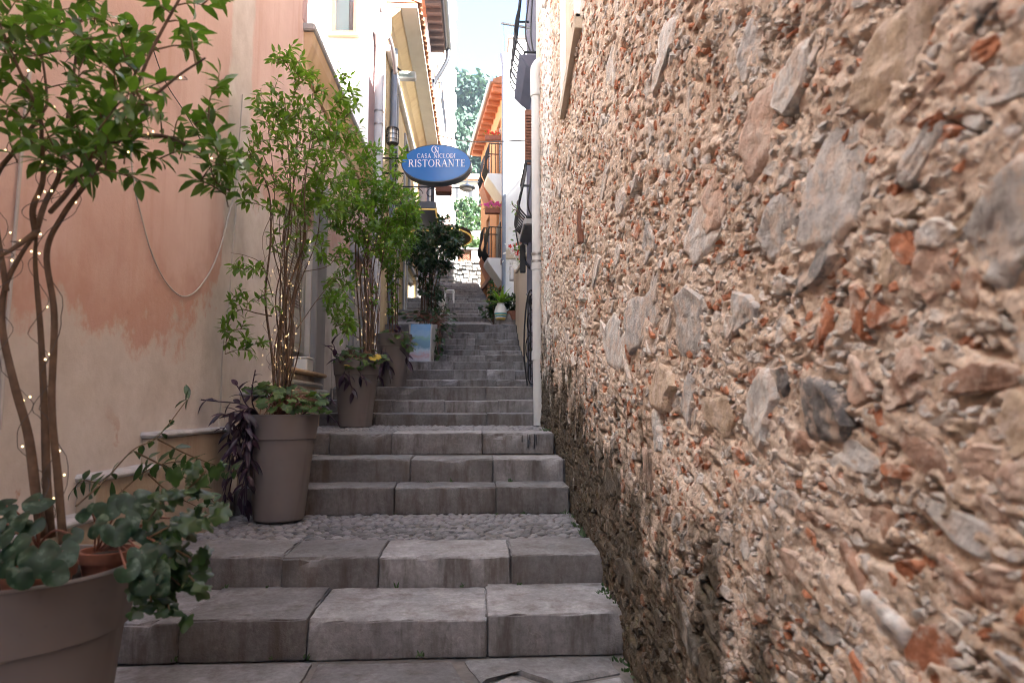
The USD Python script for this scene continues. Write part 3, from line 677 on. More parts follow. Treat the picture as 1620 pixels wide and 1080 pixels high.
# second landing (behind kerb 5), seen edge on: the same stones, too thin to tell apart
mb_c = MB()
for k in range(900):
    x, y = rc.uniform(-1.7, .68), rc.uniform(6.45, 7.60); r = rc.uniform(.022, .04); v, f = ct[k % 8]
    mb_c.add(v * [r, r, r * .7] + [x, y, .833 - .018 + .02 * (y - 6.45)], f)
obj("far_cobbles", mb_c, M["cobble"], cob, smooth=True, kind="stuff")

# upper street: sloping landing in the sun, then shallow and steep flights bending left
upper = structure("upper_street")
mb = MB()
mb.hull([(-1.8, 13.4, 2.5), (2.4, 13.4, 2.5), (2.4, 14.5, 2.9), (-1.8, 14.5, 2.9), (-1.8, 13.4, 1.8), (2.4, 13.4, 1.8), (2.4, 14.5, 1.8), (-1.8, 14.5, 1.8)])
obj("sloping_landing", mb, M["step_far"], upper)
fl2 = [(14.4, 2.98, -1.8, .62), (14.8, 3.10, -1.8, .60), (15.2, 3.23, -1.8, .57), (16.5, 3.40, -1.8, .55), (16.9, 3.55, -1.8, .52), (17.3, 3.72, -1.8, .5)]
fl2 += [(18.2 + .57 * k, 3.87 + .15 * k, -1.9 - .05 * k, .34 - .028 * k) for k in range(13)]
for y, z, a, b in fl2:
    e = np.linspace(a, b, 5) + np.r_[0, rg.uniform(-.12, .12, 3), 0]
    for p, q in zip(e[:-1], e[1:]):
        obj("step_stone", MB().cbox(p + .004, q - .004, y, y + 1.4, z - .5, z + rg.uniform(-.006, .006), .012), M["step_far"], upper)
obj("street_edge", MB().box(.35, 2.6, 13.6, 19, 1.8, 2.93), M["step_far"], upper)

# ================================================================== RUBBLE WALL HOUSE (right)
house_r = root("rubble_stone_house", "tall rough rubble stone wall of house filling the right side of the stepped lane", "house")


def wall_base(y, z):
    zr = z - stair_z(y)
    return .695 - .055 * np.clip(1 - zr / 1.1, 0, 1) ** 1.5 * np.clip((5.5 - y) / 2.5, 0, 1) - .02 * np.clip((3.2 - y) / 2.5, 0, 1)


def mortar_h(y, z, coarse=False):
    p = np.stack([y, z, 0 * y], -1)
    w = p + (fbm(p * 7, 2, 31)[..., None] - .5) * [.12, .06, 0]
    a = (fbm(p * 2.6, 3, 21) - .5) * .05 + (fbm(w * [9, 14, 1], 3, 22) - .5) * .018
    if coarse: return a
    r1 = 1 - np.abs(noise(w * [24, 48, 1], 23) * 2 - 1)
    a = a + (r1 ** 2 - .4) * .005 + (fbm(w * [50, 80, 1], 3, 25) - .5) * .007
    pit = np.clip(noise(w * [13, 24, 1], 29) - .72, 0, 1) * .15 + np.clip(noise(w * [34, 55, 1], 33) - .74, 0, 1) * .11
    return a - pit


ys = [0.42]
while ys[-1] < 7.62: ys.append(ys[-1] + min(.03, max(.0042, .0033 * ys[-1] ** 2 + .0028)))
ys = np.array(ys); ys[-1] = 7.62
zs = [-.35]
while zs[-1] < 5.6: zs.append(zs[-1] + (.0068 if abs(zs[-1] - EYE) < .85 else .011 if zs[-1] < 3.4 else .02))
zs = np.array(zs)
Yg, Zg = np.meshgrid(ys, zs)
Hg = mortar_h(Yg, Zg); Xg = wall_base(Yg, Zg) - Hg
ny, nx = Yg.shape; ii = np.arange(ny * nx).reshape(ny, nx)
wf = np.stack([ii[:-1, :-1], ii[1:, :-1], ii[1:, 1:], ii[:-1, 1:]], -1).reshape(-1, 4)
mwall = MB().add(np.stack([Xg, Yg, Zg], -1).reshape(-1, 3), wf)
rub = obj("rubble_wall", mwall, M["mortar"], house_r, smooth=True)
# the rest of the house: body behind the face, the plain stretch nearer than the camera, its top and tiled roof
mb = MB(); mb.box(.80, 6.0, -14.5, 7.60, -6, EYE + 7.0); mb.box(.665, .80, -14.5, .40, -6, EYE + 7.0); mb.box(.70, .80, .40, 7.6, 5.55, EYE + 7.0); mb.box(.715, .80, 7.56, 7.62, -.3, 5.6)
mb.box(.70, .8, .4, 7.6, -4, -.3)
obj("house_body", mb, M["mortar"], house_r)
mb = MB(); mb.hull([(.45, -14.6, EYE + 7.0), (6.2, -14.6, EYE + 7.0), (3.3, -14.6, EYE + 8.1), (.45, 7.65, EYE + 7.0), (6.2, 7.65, EYE + 7.0), (3.3, 7.65, EYE + 8.1)])
obj("roof", mb, M["tile"], house_r)

# stones ------------------------------------------------------------
rs = RNG(77)


def stone_templates(n, sides, rings, seed):
    """Rubble faces: an irregular angular outline, a rough slightly domed front, edges dropping back into the mortar. Unit size in (y, z), x = height."""
    out = []; r = RNG(seed)
    for k in range(n):
        m = r.randint(4, 8); an = np.sort(r.uniform(0, 2 * math.pi, m)) + r.uniform(0, .3); dd = r.uniform(.6, 1.0, m)
        a = np.arange(sides) * 2 * math.pi / sides
        c = np.cos(a[:, None] - an[None]); rad = np.clip(np.min(np.where(c > .12, dd / np.maximum(c, .12), 9), axis=1), .45, 1.35)
        rad = rad * (1 + (fbm(np.c_[np.cos(a), np.sin(a), 0 * a] * 1.9 + k * 7.3, 3, seed + k) - .5) * .62)
        tilt = r.normal(0, .22, 2); V = []
        fr = list(np.linspace(.0, .88, rings)[1:])
        V.append([0, 0, 0])
        for f in fr + [1.0, 1.04]:
            q = np.c_[0 * a, np.cos(a) * rad * f, np.sin(a) * rad * f]; V.extend(q.tolist())
        V = np.array(V); ny = len(fr)
        p = np.c_[V[:, 1:] * 1.6, np.zeros(len(V))] + k * 3.7
        hgt = 1 + (fbm(p, 4, seed + k) - .5) * 2.0 - (np.abs(noise(p * 2.3, seed + k + 9) - .5)) * .5 + V[:, 1] * tilt[0] * 2.2 + V[:, 2] * tilt[1] * 2.2
        V[:, 0] = hgt
        e = 1 + ny * sides
        V[e:e + sides, 0] = V[e:e + sides, 0] * .55 - .25; V[e + sides:, 0] = -2.5
        F = [[0, 1 + i, 1 + (i + 1) % sides] for i in range(sides)]
        for q in range(ny + 1):
            b0 = 1 + q * sides
            for i in range(sides):
                j = (i + 1) % sides; F += [[b0 + i, b0 + sides + i, b0 + sides + j], [b0 + i, b0 + sides + j, b0 + j]]
        out.append((V, np.array(F)[:, ::-1]))
    return out


T0, T1, T2, T3 = stone_templates(30, 7, 2, 1), stone_templates(30, 10, 3, 2), stone_templates(30, 16, 4, 3), stone_templates(34, 30, 8, 4)
cand = []
cells = {}


def free(y, z, r, k=.72):
    cy, cz = int(y / .12), int(z / .12)
    for a in range(cy - 2, cy + 3):
        for b in range(cz - 2, cz + 3):
            for (yy, zz, rr) in cells.get((a, b), ()):
                if (y - yy) ** 2 + (z - zz) ** 2 < (k * (r + rr)) ** 2: return False
    cells.setdefault((cy, cz), []).append((y, z, r)); return True


def ztop(y): return EYE + .70 * y + .2
def place(n, rmin, rmax, y0, y1, kinds, k=.72, power=1.6):
    done = 0
    for _ in range(n * 4):
        if done >= n: break
        y = y0 + (y1 - y0) * rs.rand() ; zlo = stair_z(y) - .1; zhi = min(5.5, ztop(y)); zlo = max(zlo, EYE - .52 * y - .1)
        z = rs.uniform(zlo, zhi); r = rmin + (rmax - rmin) * rs.rand() ** power
        if not free(y, z, r, k): continue
        cand.append((y, z, r, kinds[rs.randint(len(kinds))])); done += 1


# stones one can point at in the photograph: (px, py, long half-size px, short, kind, tilt)
named = [(1440, 245, 62, 26, "white", -35), (1310, 300, 60, 75, "grey", 10), (1590, 120, 60, 60, "grey", 0), (1560, 380, 85, 95, "grey", 0), (1385, 120, 70, 85, "ochre", 0),
         (1520, 20, 28, 32, "dark", 0), (1235, 140, 26, 60, "white", 20), (1190, 215, 22, 55, "rose", 10), (1215, 375, 32, 55, "grey", 0), (1265, 435, 45, 30, "dark", -25), (1285, 660, 38, 42, "dark", 20),
         (1505, 840, 58, 38, "grey", 25), (1375, 840, 65, 32, "brown", 0), (1195, 600, 14, 22, "terracotta", 0), (1225, 605, 22, 30, "dark", 0), (1440, 710, 42, 30, "brown", 20), (1390, 665, 20, 18, "terracotta", 0),
         (1185, 660, 30, 60, "white", 0), (1130, 660, 26, 38, "ochre", 0), (1070, 640, 14, 42, "grey", 0), (1035, 605, 20, 36, "ochre", 0), (1460, 1040, 32, 40, "terracotta", 30), (1390, 1000, 34, 45, "white", 10),
         (1590, 1060, 40, 25, "grey", 0), (1500, 930, 35, 30, "brown", 20), (1600, 770, 30, 28, "rose", 0), (1490, 680, 28, 18, "ochre", 0), (1410, 615, 34, 24, "brown", -20), (1530, 600, 50, 34, "brown", -10),
         (1095, 370, 30, 36, "white", 0), (1115, 330, 16, 40, "rose", 0), (1030, 235, 14, 26, "white", 0), (1040, 90, 16, 40, "white", 0), (955, 110, 10, 42, "white", 5), (1165, 80, 14, 40, "grey", 10), (1165, 490, 28, 40, "grey", 0),
         (1300, 1000, 28, 26, "grey", 0), (1250, 900, 24, 34, "rose", 0), (1020, 745, 10, 40, "rose", 0), (1155, 275, 14, 20, "dark", 0), (1080, 505, 24, 46, "grey", 0), (1000, 520, 18, 50, "grey", 0), (960, 540, 16, 45, "white", 0),
         (1340, 490, 14, 34, "terracotta", 15), (1290, 520, 8, 34, "terracotta", 10), (1370, 500, 15, 26, "terracotta", 0), (1330, 430, 16, 14, "terracotta", 0), (1390, 420, 16, 26, "ochre", 0), (1420, 325, 26, 14, "ochre", 0), (1500, 350, 34, 14, "ochre", -20),
         (1350, 165, 18, 12, "terracotta", 0), (1450, 150, 40, 14, "brown", -20), (1250, 700, 30, 34, "brown", 0), (1330, 730, 34, 24, "grey", 10), (1245, 800, 22, 20, "grey", 0), (1280, 820, 18, 18, "brown", 0)]
big = []
for px, py, a, b, kind, tilt in named:
    p = WX(px, py, .66); y, z = p[1], p[2]
    q = WX(px - a, py, .66); hy = abs(q[1] - y); hz = b * y / 1080.0
    hy = min(hy, 1.9 * hz + .02)
    cells.setdefault((int(y / .12), int(z / .12)), []).append((y, z, (hy + hz) / 2)); big.append((y, z, hy, hz, kind, tilt))
K_all = ["grey", "white", "terracotta", "ochre", "brown", "rose", "terracotta", "terracotta", "grey"]
place(46, .05, .10, 1.8, 7.5, ["grey", "white", "rose", "rose", "ochre"], .62)
place(200, .028, .05, .7, 7.5, K_all, .66)
place(700, .018, .034, .5, 7.5, K_all, .70)
place(380, .009, .020, 1.7, 5.4, ["terracotta"], .74)
place(2300, .007, .018, .45, 2.6, K_all, .74)
place(2600, .010, .022, 2.0, 5.0, K_all, .74)
place(2200, .012, .028, 4.2, 7.5, K_all, .74)


place(3200, .0035, .010, .45, 1.9, ["grey", "white", "ochre", "rose", "brown"], .80)


def rock_at(y, z, hy, hz, ht, tilt, tpl, proud):
    """ht = how far the face stands out of the mortar."""
    v, f = tpl
    c, s = math.cos(tilt), math.sin(tilt)
    q = v * [ht, hy, hz]
    yy, zz = y + q[:, 1] * c - q[:, 2] * s, z + q[:, 1] * s + q[:, 2] * c
    x0 = wall_base(np.array([y]), np.array([z]))[0] - mortar_h(np.array([y]), np.array([z]), True)[0]
    return np.c_[x0 - q[:, 0] + proud, yy, zz], f


items = [(y, z, hy, hz, kind, math.radians(t), True) for y, z, hy, hz, kind, t in big]
for y, z, r, kind in cand:
    e = rs.uniform(.9, 2.6) ** .5
    items.append((y, z, r * e, r / e, kind, rs.normal(0, .5), False))


def seen(it): return (it[2] / it[0] ** 2 * .66 + it[3] / it[0])


items.sort(key=lambda t: (not t[6], -seen(t)))
small = MB(); bricks = MB()
for k, (y, z, hy, hz, kind, tilt, nm) in enumerate(items):
    ht = (.0025 + .11 * min(hy, hz)) * rs.uniform(.6, 1.5); ht = min(ht, .0125)
    proud = rs.uniform(-.001, .006)
    size = max(hy, hz) / y
    if k < 300:
        T = T3 if size > .03 else T2
        v, f = rock_at(y, z, hy, hz, ht, tilt, T[rs.randint(len(T))], proud)
        obj("stone", (v, f), M["rock_" + kind], rub, smooth=32)
    else:
        T = T2 if size > .03 else T1 if size > .006 else T0
        (bricks if kind == "terracotta" else small).add(*rock_at(y, z, hy, hz, ht, tilt, T[rs.randint(len(T))], proud))
obj("small_stones", small, M["rock_mix"], rub, smooth=False, kind="stuff")
obj("small_brick_shards", bricks, M["rock_terracotta"], rub, smooth=False, kind="stuff")

# blind window with plaster surround and sloping sill, iron strap
x0 = .672
wn = obj("blind_window", MB().yz(Polygon([(4.52, EYE + 2.62), (5.16, EYE + 2.42), (5.16, 5.6), (4.52, 5.6)]), x0 + .02, .80), M["cream_wall"], house_r)
mb = MB(); mb.yz(Polygon([(4.40, EYE + 2.58), (5.26, EYE + 2.30), (5.26, EYE + 2.40), (4.40, EYE + 2.68)]), x0 - .022, .78)
obj("sill", mb, M["cream_wall"], wn)
mb = MB(); mb.yz(Polygon([(5.16, EYE + 2.40), (5.27, EYE + 2.37), (5.27, 5.6), (5.16, 5.6)]), x0 - .012, .78); mb.yz(Polygon([(4.40, EYE + 2.66), (4.50, EYE + 2.63), (4.50, 5.6), (4.40, 5.6)]), x0 - .012, .78)
obj("frame", mb, M["white_wall"], wn)
p0, p1 = WX(917, 332, .67), WX(917, 386, .67)
obj("iron_strap", MB().cbox(.655, .69, p0[1] - .03, p0[1] + .03, p1[2], p0[2], .004), M["brown_wood"], house_r)

# ================================================================== DRAIN PIPE at the end of the rubble wall
px_ = W(849, 400, 7.45)[0]; zt = W(852, 100, 7.45)[2]
dp = root("drain_pipe", "grey painted drain pipe with elbow running down the end of the rubble wall", "drain pipe", (px_, 7.45, .86))
obj("pipe", MB().tube(spline([(px_ + .015, 7.45, .86), (px_ + .005, 7.45, 2.0), (px_, 7.45, zt - .35)], 6), .055, 20), M["pipe"], dp, smooth=40)
el = [(px_, 7.45, zt - .40), (px_, 7.45, zt - .12), (px_ + .012, 7.45, zt - .05), (px_ + .05, 7.45, zt - .005), (px_ + .10, 7.45, zt + .01), (px_ + .22, 7.45, zt + .012)]
obj("elbow", MB().tube(spline(el, 5), .066, 20), M["pipe"], dp, smooth=40)
for yp in (562, 420): 
    z = W(849, yp, 7.45)[2]; obj("collar", MB().tube([(px_ + .004, 7.45, z - .05), (px_ + .004, 7.45, z + .05)], .062, 20), M["pipe"], dp, smooth=40)
for yp in (402, 414):
    z = W(849, yp, 7.45)[2]
    b = obj("bracket", MB().tube([(px_ + .002, 7.45, z - .012), (px_ + .002, 7.45, z + .012)], .066, 20).box(px_ + .04, px_ + .16, 7.11, 7.13, z - .01, z + .01), M["pipe_band"], dp, smooth=40)

# ================================================================== PINK HOUSE (left)
pink = root("pink_house", "salmon pink plastered house with peeling cream base along the left of the steps", "house")
XW = -1.80
wallp = Polygon([(-14.5, -6), (10.86, -6), (10.86, EYE + 3.84), (6.86, EYE + 3.84), (6.86, EYE + 4.75), (-14.5, EYE + 4.75)])
holes = [sbox(6.30, EYE + .38, 7.38, EYE + 2.02), sbox(9.75, .8, 10.55, EYE + 2.25)]
for hh in holes: wallp = wallp.difference(hh)
obj("wall", MB().yz(wallp, XW - .35, XW), M["pink"], pink)
mb = MB(); mb.box(-6.5, XW - .36, -14.5, 6.85, -6, EYE + 4.75); mb.box(-6.5, XW - .36, 6.85, 10.86, -3.5, EYE + 3.3)
obj("house_body", mb, M["mauve_wall"], pink)
up = Polygon([(-14.5, EYE + 4.76), (6.85, EYE + 4.76), (6.85, EYE + 8.6), (-14.5, EYE + 8.6)])  # unseen white storey added to bounce sunlight across the lane
uw = [sbox(a, EYE + 5.5, a + .95, EYE + 7.2) for a in (-9.5, -5.5, -1.5, 2.5)]
for w_ in uw: up = up.difference(w_)
us = obj("upper_storey", MB().yz(up, XW - .36, XW - .01), M["white_wall"], pink)
obj("upper_body", MB().box(-6.5, XW - .37, -14.4, 6.8, EYE + 4.76, EYE + 8.5), M["white_wall"], pink)
for w_ in uw:
    a, b, c_, d_ = w_.bounds
    obj("window", MB().yz(w_, XW - .30, XW - .2), M["lilac_wall"], us)
    obj("window_sill", MB().cbox(XW - .1, XW + .08, a - .1, c_ + .1, b - .06, b - .003, .01), M["marble"], us)
mb = MB(); mb.hull([(XW + .2, -14.6, EYE + 8.61), (-6.8, -14.6, EYE + 8.61), (-4.2, -14.6, EYE + 9.7), (XW + .2, 6.9, EYE + 8.61), (-6.8, 6.9, EYE + 8.61), (-4.2, 6.9, EYE + 9.7)])
obj("roof", mb, M["tile"], pink)
# terrace parapet coping, moulded underneath
mb = MB(); mb.cbox(XW - .42, XW + .12, 6.74, 10.84, EYE + 3.85, EYE + 3.93, .015)
obj("parapet_coping", mb, M["grey_stone"], pink)
prof = Polygon([(XW - .02, EYE + 3.40), (XW + .03, EYE + 3.42), (XW + .03, EYE + 3.55), (XW + .06, EYE + 3.62), (XW + .09, EYE + 3.72), (XW + .10, EYE + 3.845), (XW - .02, EYE + 3.845)])
obj("parapet_moulding", MB().xz(prof, 6.78, 10.82), M["moulding"], pink)
obj("corner_trim", MB().cbox(XW - .34, XW + .012, 6.70, 6.87, EYE + 3.94, EYE + 8.6, .01), M["mauve_wall"], pink)
# stepped plinth with marble coping
pl = [(2.0, 2.65, .42), (2.65, 3.22, .58), (3.22, 3.80, EYE - .30), (3.80, 4.95, EYE - .13), (5.3, 6.2, EYE + .12)]
for i, (a, b, z) in enumerate(pl):
    zb = stair_z(a) - .3
    fb = obj("plinth_stone", MB().cbox(XW - .05, -1.715, a, b - .004, zb, z - .032, .006), M["plinth"], pink)
    v, f = block(XW - .04, -1.690, a - .02, b + (.01 if i < 3 else 0), z - .032, z, 300 + i, .08, .012, .004)
    obj("plinth_coping", (v, f), M["marble"], fb, smooth=40)
# low window with sill, panelled metal shutter
zs0 = EYE + .33
obj("window_sill", MB().cbox(XW - .3, XW + .12, 6.16, 7.74, zs0, zs0 + .045, .015), M["moulding"], pink)
obj("window_sill", MB().cbox(XW - .04, XW + .09, 6.10, 7.70, zs0 - .11, zs0 - .06, .02), M["marble"], pink)
obj("plinth_stone", MB().cbox(XW - .04, XW + .07, 6.12, 7.66, stair_z(6) - .2, zs0 - .11, .006), M["plinth"], pink)
obj("plinth_stone", MB().cbox(XW - .04, XW + .05, 6.20, 7.70, zs0 - .06, zs0, .006), M["plinth"], pink)
sh = obj("shutter_frame", MB().yz(sbox(6.34, EYE + .58, 7.36, EYE + 2.0).difference(sbox(6.44, EYE + 1.0, 7.26, EYE + 1.92)), XW - .10, XW - .05), M["grey_paint"], pink)
mb = MB()
for k in range(30): mb.cbox(XW - .095, XW - .06, 6.44, 7.26, EYE + 1.005 + k * .0305, EYE + 1.022 + k * .0305, .003)
obj("louvre", mb, M["grey_paint"], sh)
obj("lower_panel", MB().cbox(XW - .09, XW - .035, 6.5, 7.2, EYE + .66, EYE + .92, .01), M["grey_paint"], sh)
obj("recess", MB().box(XW - .345, XW - .33, 6.3, 7.38, EYE + .38, EYE + 2.02), M["grey_dark"], pink)
mb = MB(); mb.cbox(XW - .1, XW + .06, 7.42, 7.86, EYE + .20, EYE + 2.55, .015); 
obj("stone_jamb", mb, M["grey_stone"], pink)
obj("stone_jamb_foot", MB().cbox(XW - .02, XW + .11, 7.38, 7.92, EYE + .13, EYE + .20, .02), M["marble"], pink)
mb = MB(); mb.cbox(XW - .02, XW + .05, 9.56, 9.75, 1.2, EYE + 2.45, .012); mb.cbox(XW - .02, XW + .05, 10.55, 10.74, 1.3, EYE + 2.45, .012); mb.cbox(XW - .02, XW + .055, 9.76, 10.54, EYE + 2.25, EYE + 2.45, .012)
obj("door_surround", mb, M["grey_stone"], pink)
d = obj("door", MB().cbox(XW - .2, XW - .12, 9.75, 10.55, 1.2, EYE + 2.25, .01), M["dark_wood"], pink)
for k in range(3):
    obj("door_panel", MB().cbox(XW - .125, XW - .10, 9.85, 10.45, 1.75 + k * .5, 2.15 + k * .5, .02), M["brown_wood"], d)
# box in the sill's shadow
bx = root("utility_box", "small white box standing on the low window sill behind shrub", "box", (XW + .03, 7.1, zs0 + .046))
obj("body", MB().cbox(XW - .06, XW + .08, 6.98, 7.24, zs0 + .046, zs0 + .17, .01), M["white_paint"], bx)
obj("lid", MB().cbox(XW - .07, XW + .09, 6.97, 7.25, zs0 + .171, zs0 + .185, .005), M["white_paint"], bx)

# unseen house added behind the camera to block skylight and darken the risers
lh = root("lower_house", "unseen cream house added behind the viewpoint to block light at the lane foot", "house")
lw = obj("wall", MB().xz(Polygon([(-7, -7), (7, -7), (7, EYE + 4.0), (-7, EYE + 4.0)]).difference(sbox(-.9, -5.3, .1, -3.1)).difference(sbox(-.9, -1.2, .1, .6)), -16.4, -16.0), M["plinth"], lh)
obj("door", MB().cbox(-.9, .1, -16.3, -16.2, -5.3, -3.1, .01), M["brown_wood"], lh)
obj("window", MB().cbox(-.9, .1, -16.3, -16.2, -1.2, .6, .01), M["grey_dark"], lh)
obj("roof", MB().hull([(-7.2, -15.7, EYE + 4.0), (7.2, -15.7, EYE + 4.0), (-7.2, -21, EYE + 4.0), (7.2, -21, EYE + 4.0), (-7.2, -18, EYE + 4.75), (7.2, -18, EYE + 4.75)]), M["tile"], lh)

# cables on the pink wall
def cable(pts, r, m, name, label, cat="cable", n=7):
    t = obj(name, MB().tube(spline(pts, 10), r, n), M[m], smooth=True); return tag(t, label, cat)


XC = XW + .012
lp = [(205, 225), (212, 290), (222, 335), (240, 400), (262, 445), (287, 468), (310, 460), (335, 425), (352, 380), (362, 340), (372, 300), (378, 230), (384, 150)]
cable([WX(a, b, XC) for a, b in lp], .0045, "cable", "wall_cable", "pale cable hanging in a deep loop across the salmon wall")
cable([WX(a, b, XC) for a, b in [(236, 60), (262, 130), (300, 190), (330, 250), (340, 300)]], .003, "cable_dark", "wall_cable", "thin dark wire slanting behind the branches on salmon wall")
cable([WX(a, b, XC) for a, b in [(376, 300), (368, 400), (362, 480), (352, 560), (350, 625), (345, 690)]], .0042, "cable", "wall_cable", "pale upright cable running down the cream strip of pink house")
cable([WX(a, b, XC) for a, b in [(50, 90), (38, 200), (27, 330), (18, 440), (8, 560), (0, 680)]], .007, "cable", "wall_cable", "straight upright conduit at the left edge of salmon wall")
cable([WX(a, b, XC) for a, b in [(520, 590), (521, 630), (522, 690)]] if False else [WX(525, 520, XC + .06), WX(525, 590, XC + .06), WX(526, 660, XC + .06)], .005, "cable", "wall_cable", "short pale cable beside the grey stone jamb")
# ================================================================== MAUVE HOUSE with the white gable over the terrace
mauve = root("mauve_house", "narrow mauve house whose blinding white side wall rises over the pink house's terrace", "house")
mb = MB(); mb.box(XW - .35, XW, 10.88, 12.62, 0, EYE + 8.8)
wl = obj("wall", mb, M["mauve_wall"], mauve)
gable = Polygon([(-6.5, EYE + 3), (XW - .002, EYE + 3), (XW - .002, EYE + 8.8), (-6.5, EYE + 8.8)]).difference(sbox(-2.42, EYE + 6.12, -2.02, EYE + 7.3)).difference(sbox(-3.7, EYE + 5.2, -3.1, EYE + 8.1))
obj("side_wall", MB().xz(gable, 10.84, 10.878), M["white_wall"], mauve)
mb = MB(); mb.box(-6.5, XW - .36, 10.88, 12.6, 0, EYE + 8.8); obj("house_body", mb, M["white_wall"], mauve)
for a, b, c, d_ in ((-2.42, EYE + 6.12, -2.02, EYE + 7.3), (-3.7, EYE + 5.2, -3.1, EYE + 8.1)):
    w = obj("window", MB().xz(sbox(a, b, c, d_).difference(sbox(a + .05, b + .05, c - .05, d_ - .05)), 10.80, 10.86), M["brown_wood"], mauve)
    obj("pane", MB().box(a + .05, c - .05, 10.852, 10.858, b + .05, d_ - .05), M["glass"], w)
    obj("window_sill", MB().cbox(a - .06, c + .06, 10.76, 10.84, b - .06, b, .01), M["moulding"], w)
mb = MB(); mb.hull([(XW + .3, 10.7, EYE + 8.8), (-6.8, 10.7, EYE + 8.8), (XW + .3, 12.7, EYE + 8.8), (-6.8, 12.7, EYE + 8.8), (-4, 10.7, EYE + 9.9), (-4, 12.7, EYE + 9.9)])
obj("roof", mb, M["tile"], mauve)

# downpipe on the mauve/yellow joint
p = WX(600, 200, XW + .12)
ld = root("drain_pipe", "white downpipe on the mauve house behind the shrubs at left", "drain pipe", (XW + .11, p[1], 2))
obj("pipe", MB().tube([(XW + .11, p[1], 1.7), (XW + .11, p[1], EYE + 6.15)], .075, 18), M["pipe"], ld, smooth=40)
obj("pipe_head", MB().lathe([(.0, -.12), (.078, -.12), (.12, .05), (.16, .1), (.16, .42), (.14, .42), (.14, .1), (0, .1)], (XW + .11, p[1], EYE + 6.25), 18), M["pipe_band"], ld, smooth=40)
for z in (EYE + 3.2, EYE + 4.75, EYE + 4.98):
    obj("bracket", MB().tube([(XW + .11, p[1], z), (XW + .11, p[1], z + .03)], .085, 18), M["pipe_band"], ld, smooth=40)
p = WX(626, 100, XW + .10)
ld2 = root("drain_pipe", "thin pale pipe close beside the white downpipe on the yellow house", "drain pipe", (XW + .08, p[1], 2))
obj("pipe", MB().tube([(XW + .08, p[1], 2.0), (XW + .08, p[1], EYE + 7.3)], .06, 14), M["pipe_blue"], ld2, smooth=40)
obj("clip", MB().tube([(XW + .08, p[1], EYE + 5), (XW + .08, p[1], EYE + 5.03)], .068, 14), M["pipe_band"], ld2, smooth=40)
tag(obj("wall_cable", MB().tube(spline([W(598, 0, 11.8), W(612, 45, 11.9), W(622, 80, 12.0), (W(626, 118, 12.2))], 8), .035, 8), M["cable_dark"], smooth=True), "thick dark cable curving across the white downpipe", "cable")
tag(obj("wall_cable", MB().tube(spline([W(624, 28, 13.2), W(632, 20, 13.3), W(645, 16, 13.6), W(655, 8, 13.9), W(660, -6, 14)], 8), .016, 8), M["white_paint"], smooth=True), "white cable looping below the cream eave", "cable")

# ================================================================== YELLOW HOUSE with the wide eave
yel = root("yellow_house", "yellow house with broad cream eave edged with roof tiles and a shop front below", "house")
wp = Polygon([(12.63, 0), (20.4, 0), (20.4, EYE + 8.3), (12.63, EYE + 8.3)])
ho = [sbox(13.6, EYE + 4.9, 14.5, EYE + 8.1), sbox(15.2, 2.6, 16.3, EYE + 3.7), sbox(17.0, 2.8, 19.9, EYE + 3.72), sbox(16.2, EYE + 4.7, 17.3, EYE + 6.5)]
for h_ in ho: wp = wp.difference(h_)
obj("wall", MB().yz(wp, XW - .35, XW), M["yellow_wall"], yel)
obj("house_body", MB().box(-7, XW - .36, 12.64, 20.4, 0, EYE + 8.0), M["yellow_wall"], yel)
for (a, b, c, d_) in [h_.bounds for h_ in ho]:
    w = obj("window", MB().yz(sbox(a, b, c, d_).difference(sbox(a + .08, b + .08, c - .08, d_ - .08)), XW - .2, XW - .1), M["grey_paint"], yel)
    obj("pane", MB().box(XW - .16, XW - .155, a + .08, c - .08, b + .08, d_ - .08), M["glass"], w)
    obj("window_surround", MB().yz(sbox(a - .12, b - .1, c + .12, d_ + .12).difference(sbox(a, b, c, d_)), XW - .02, XW + .04), M["grey_stone"], w)
    obj("dark_room", MB().box(XW - .345, XW - .34, a, c, b, d_), M["grey_dark"], w)
EZ = EYE + 7.72
obj("eave_soffit", MB().cbox(XW, -1.20, 12.65, 20.45, EZ, EZ + .10, .01), M["soffit"], yel)
obj("eave_cornice", MB().xz(Polygon([(XW - .01, EZ - .45), (XW + .06, EZ - .42), (XW + .10, EZ - .2), (XW + .26, EZ - .06), (XW + .28, EZ - .003), (XW - .01, EZ - .003)]), 12.66, 20.44), M["yellow_wall"], yel)
obj("string_course", MB().cbox(XW - .01, XW + .10, 12.66, 20.4, EYE + 6.85, EYE + 6.98, .02), M["white_wall"], yel)
rt = obj("roof", MB().hull([(-1.22, 12.64, EZ + .11), (-1.22, 20.46, EZ + .11), (-7, 12.64, EZ + .11), (-7, 20.46, EZ + .11), (-4.5, 12.64, EZ + 1.3), (-4.5, 20.46, EZ + 1.3)]), M["tile"], yel)
for k in range(38):
    y = 12.75 + k * .203
    a = np.linspace(0, math.pi, 7); ro, ri = .105, .085
    prof = np.r_[np.c_[np.cos(a) * ro, np.sin(a) * ro], np.c_[np.cos(a[::-1]) * ri, np.sin(a[::-1]) * ri]]
    m = trimesh.creation.extrude_polygon(Polygon(prof), .42, engine="earcut"); v = np.array(m.vertices)
    q = np.c_[-1.14 - v[:, 2] + rg.uniform(-.02, .02), v[:, 0] + y, v[:, 1] + EZ + .105 + v[:, 2] * .35]
    obj("roof_tile", (q, np.array(m.faces)), M["tile"], rt)
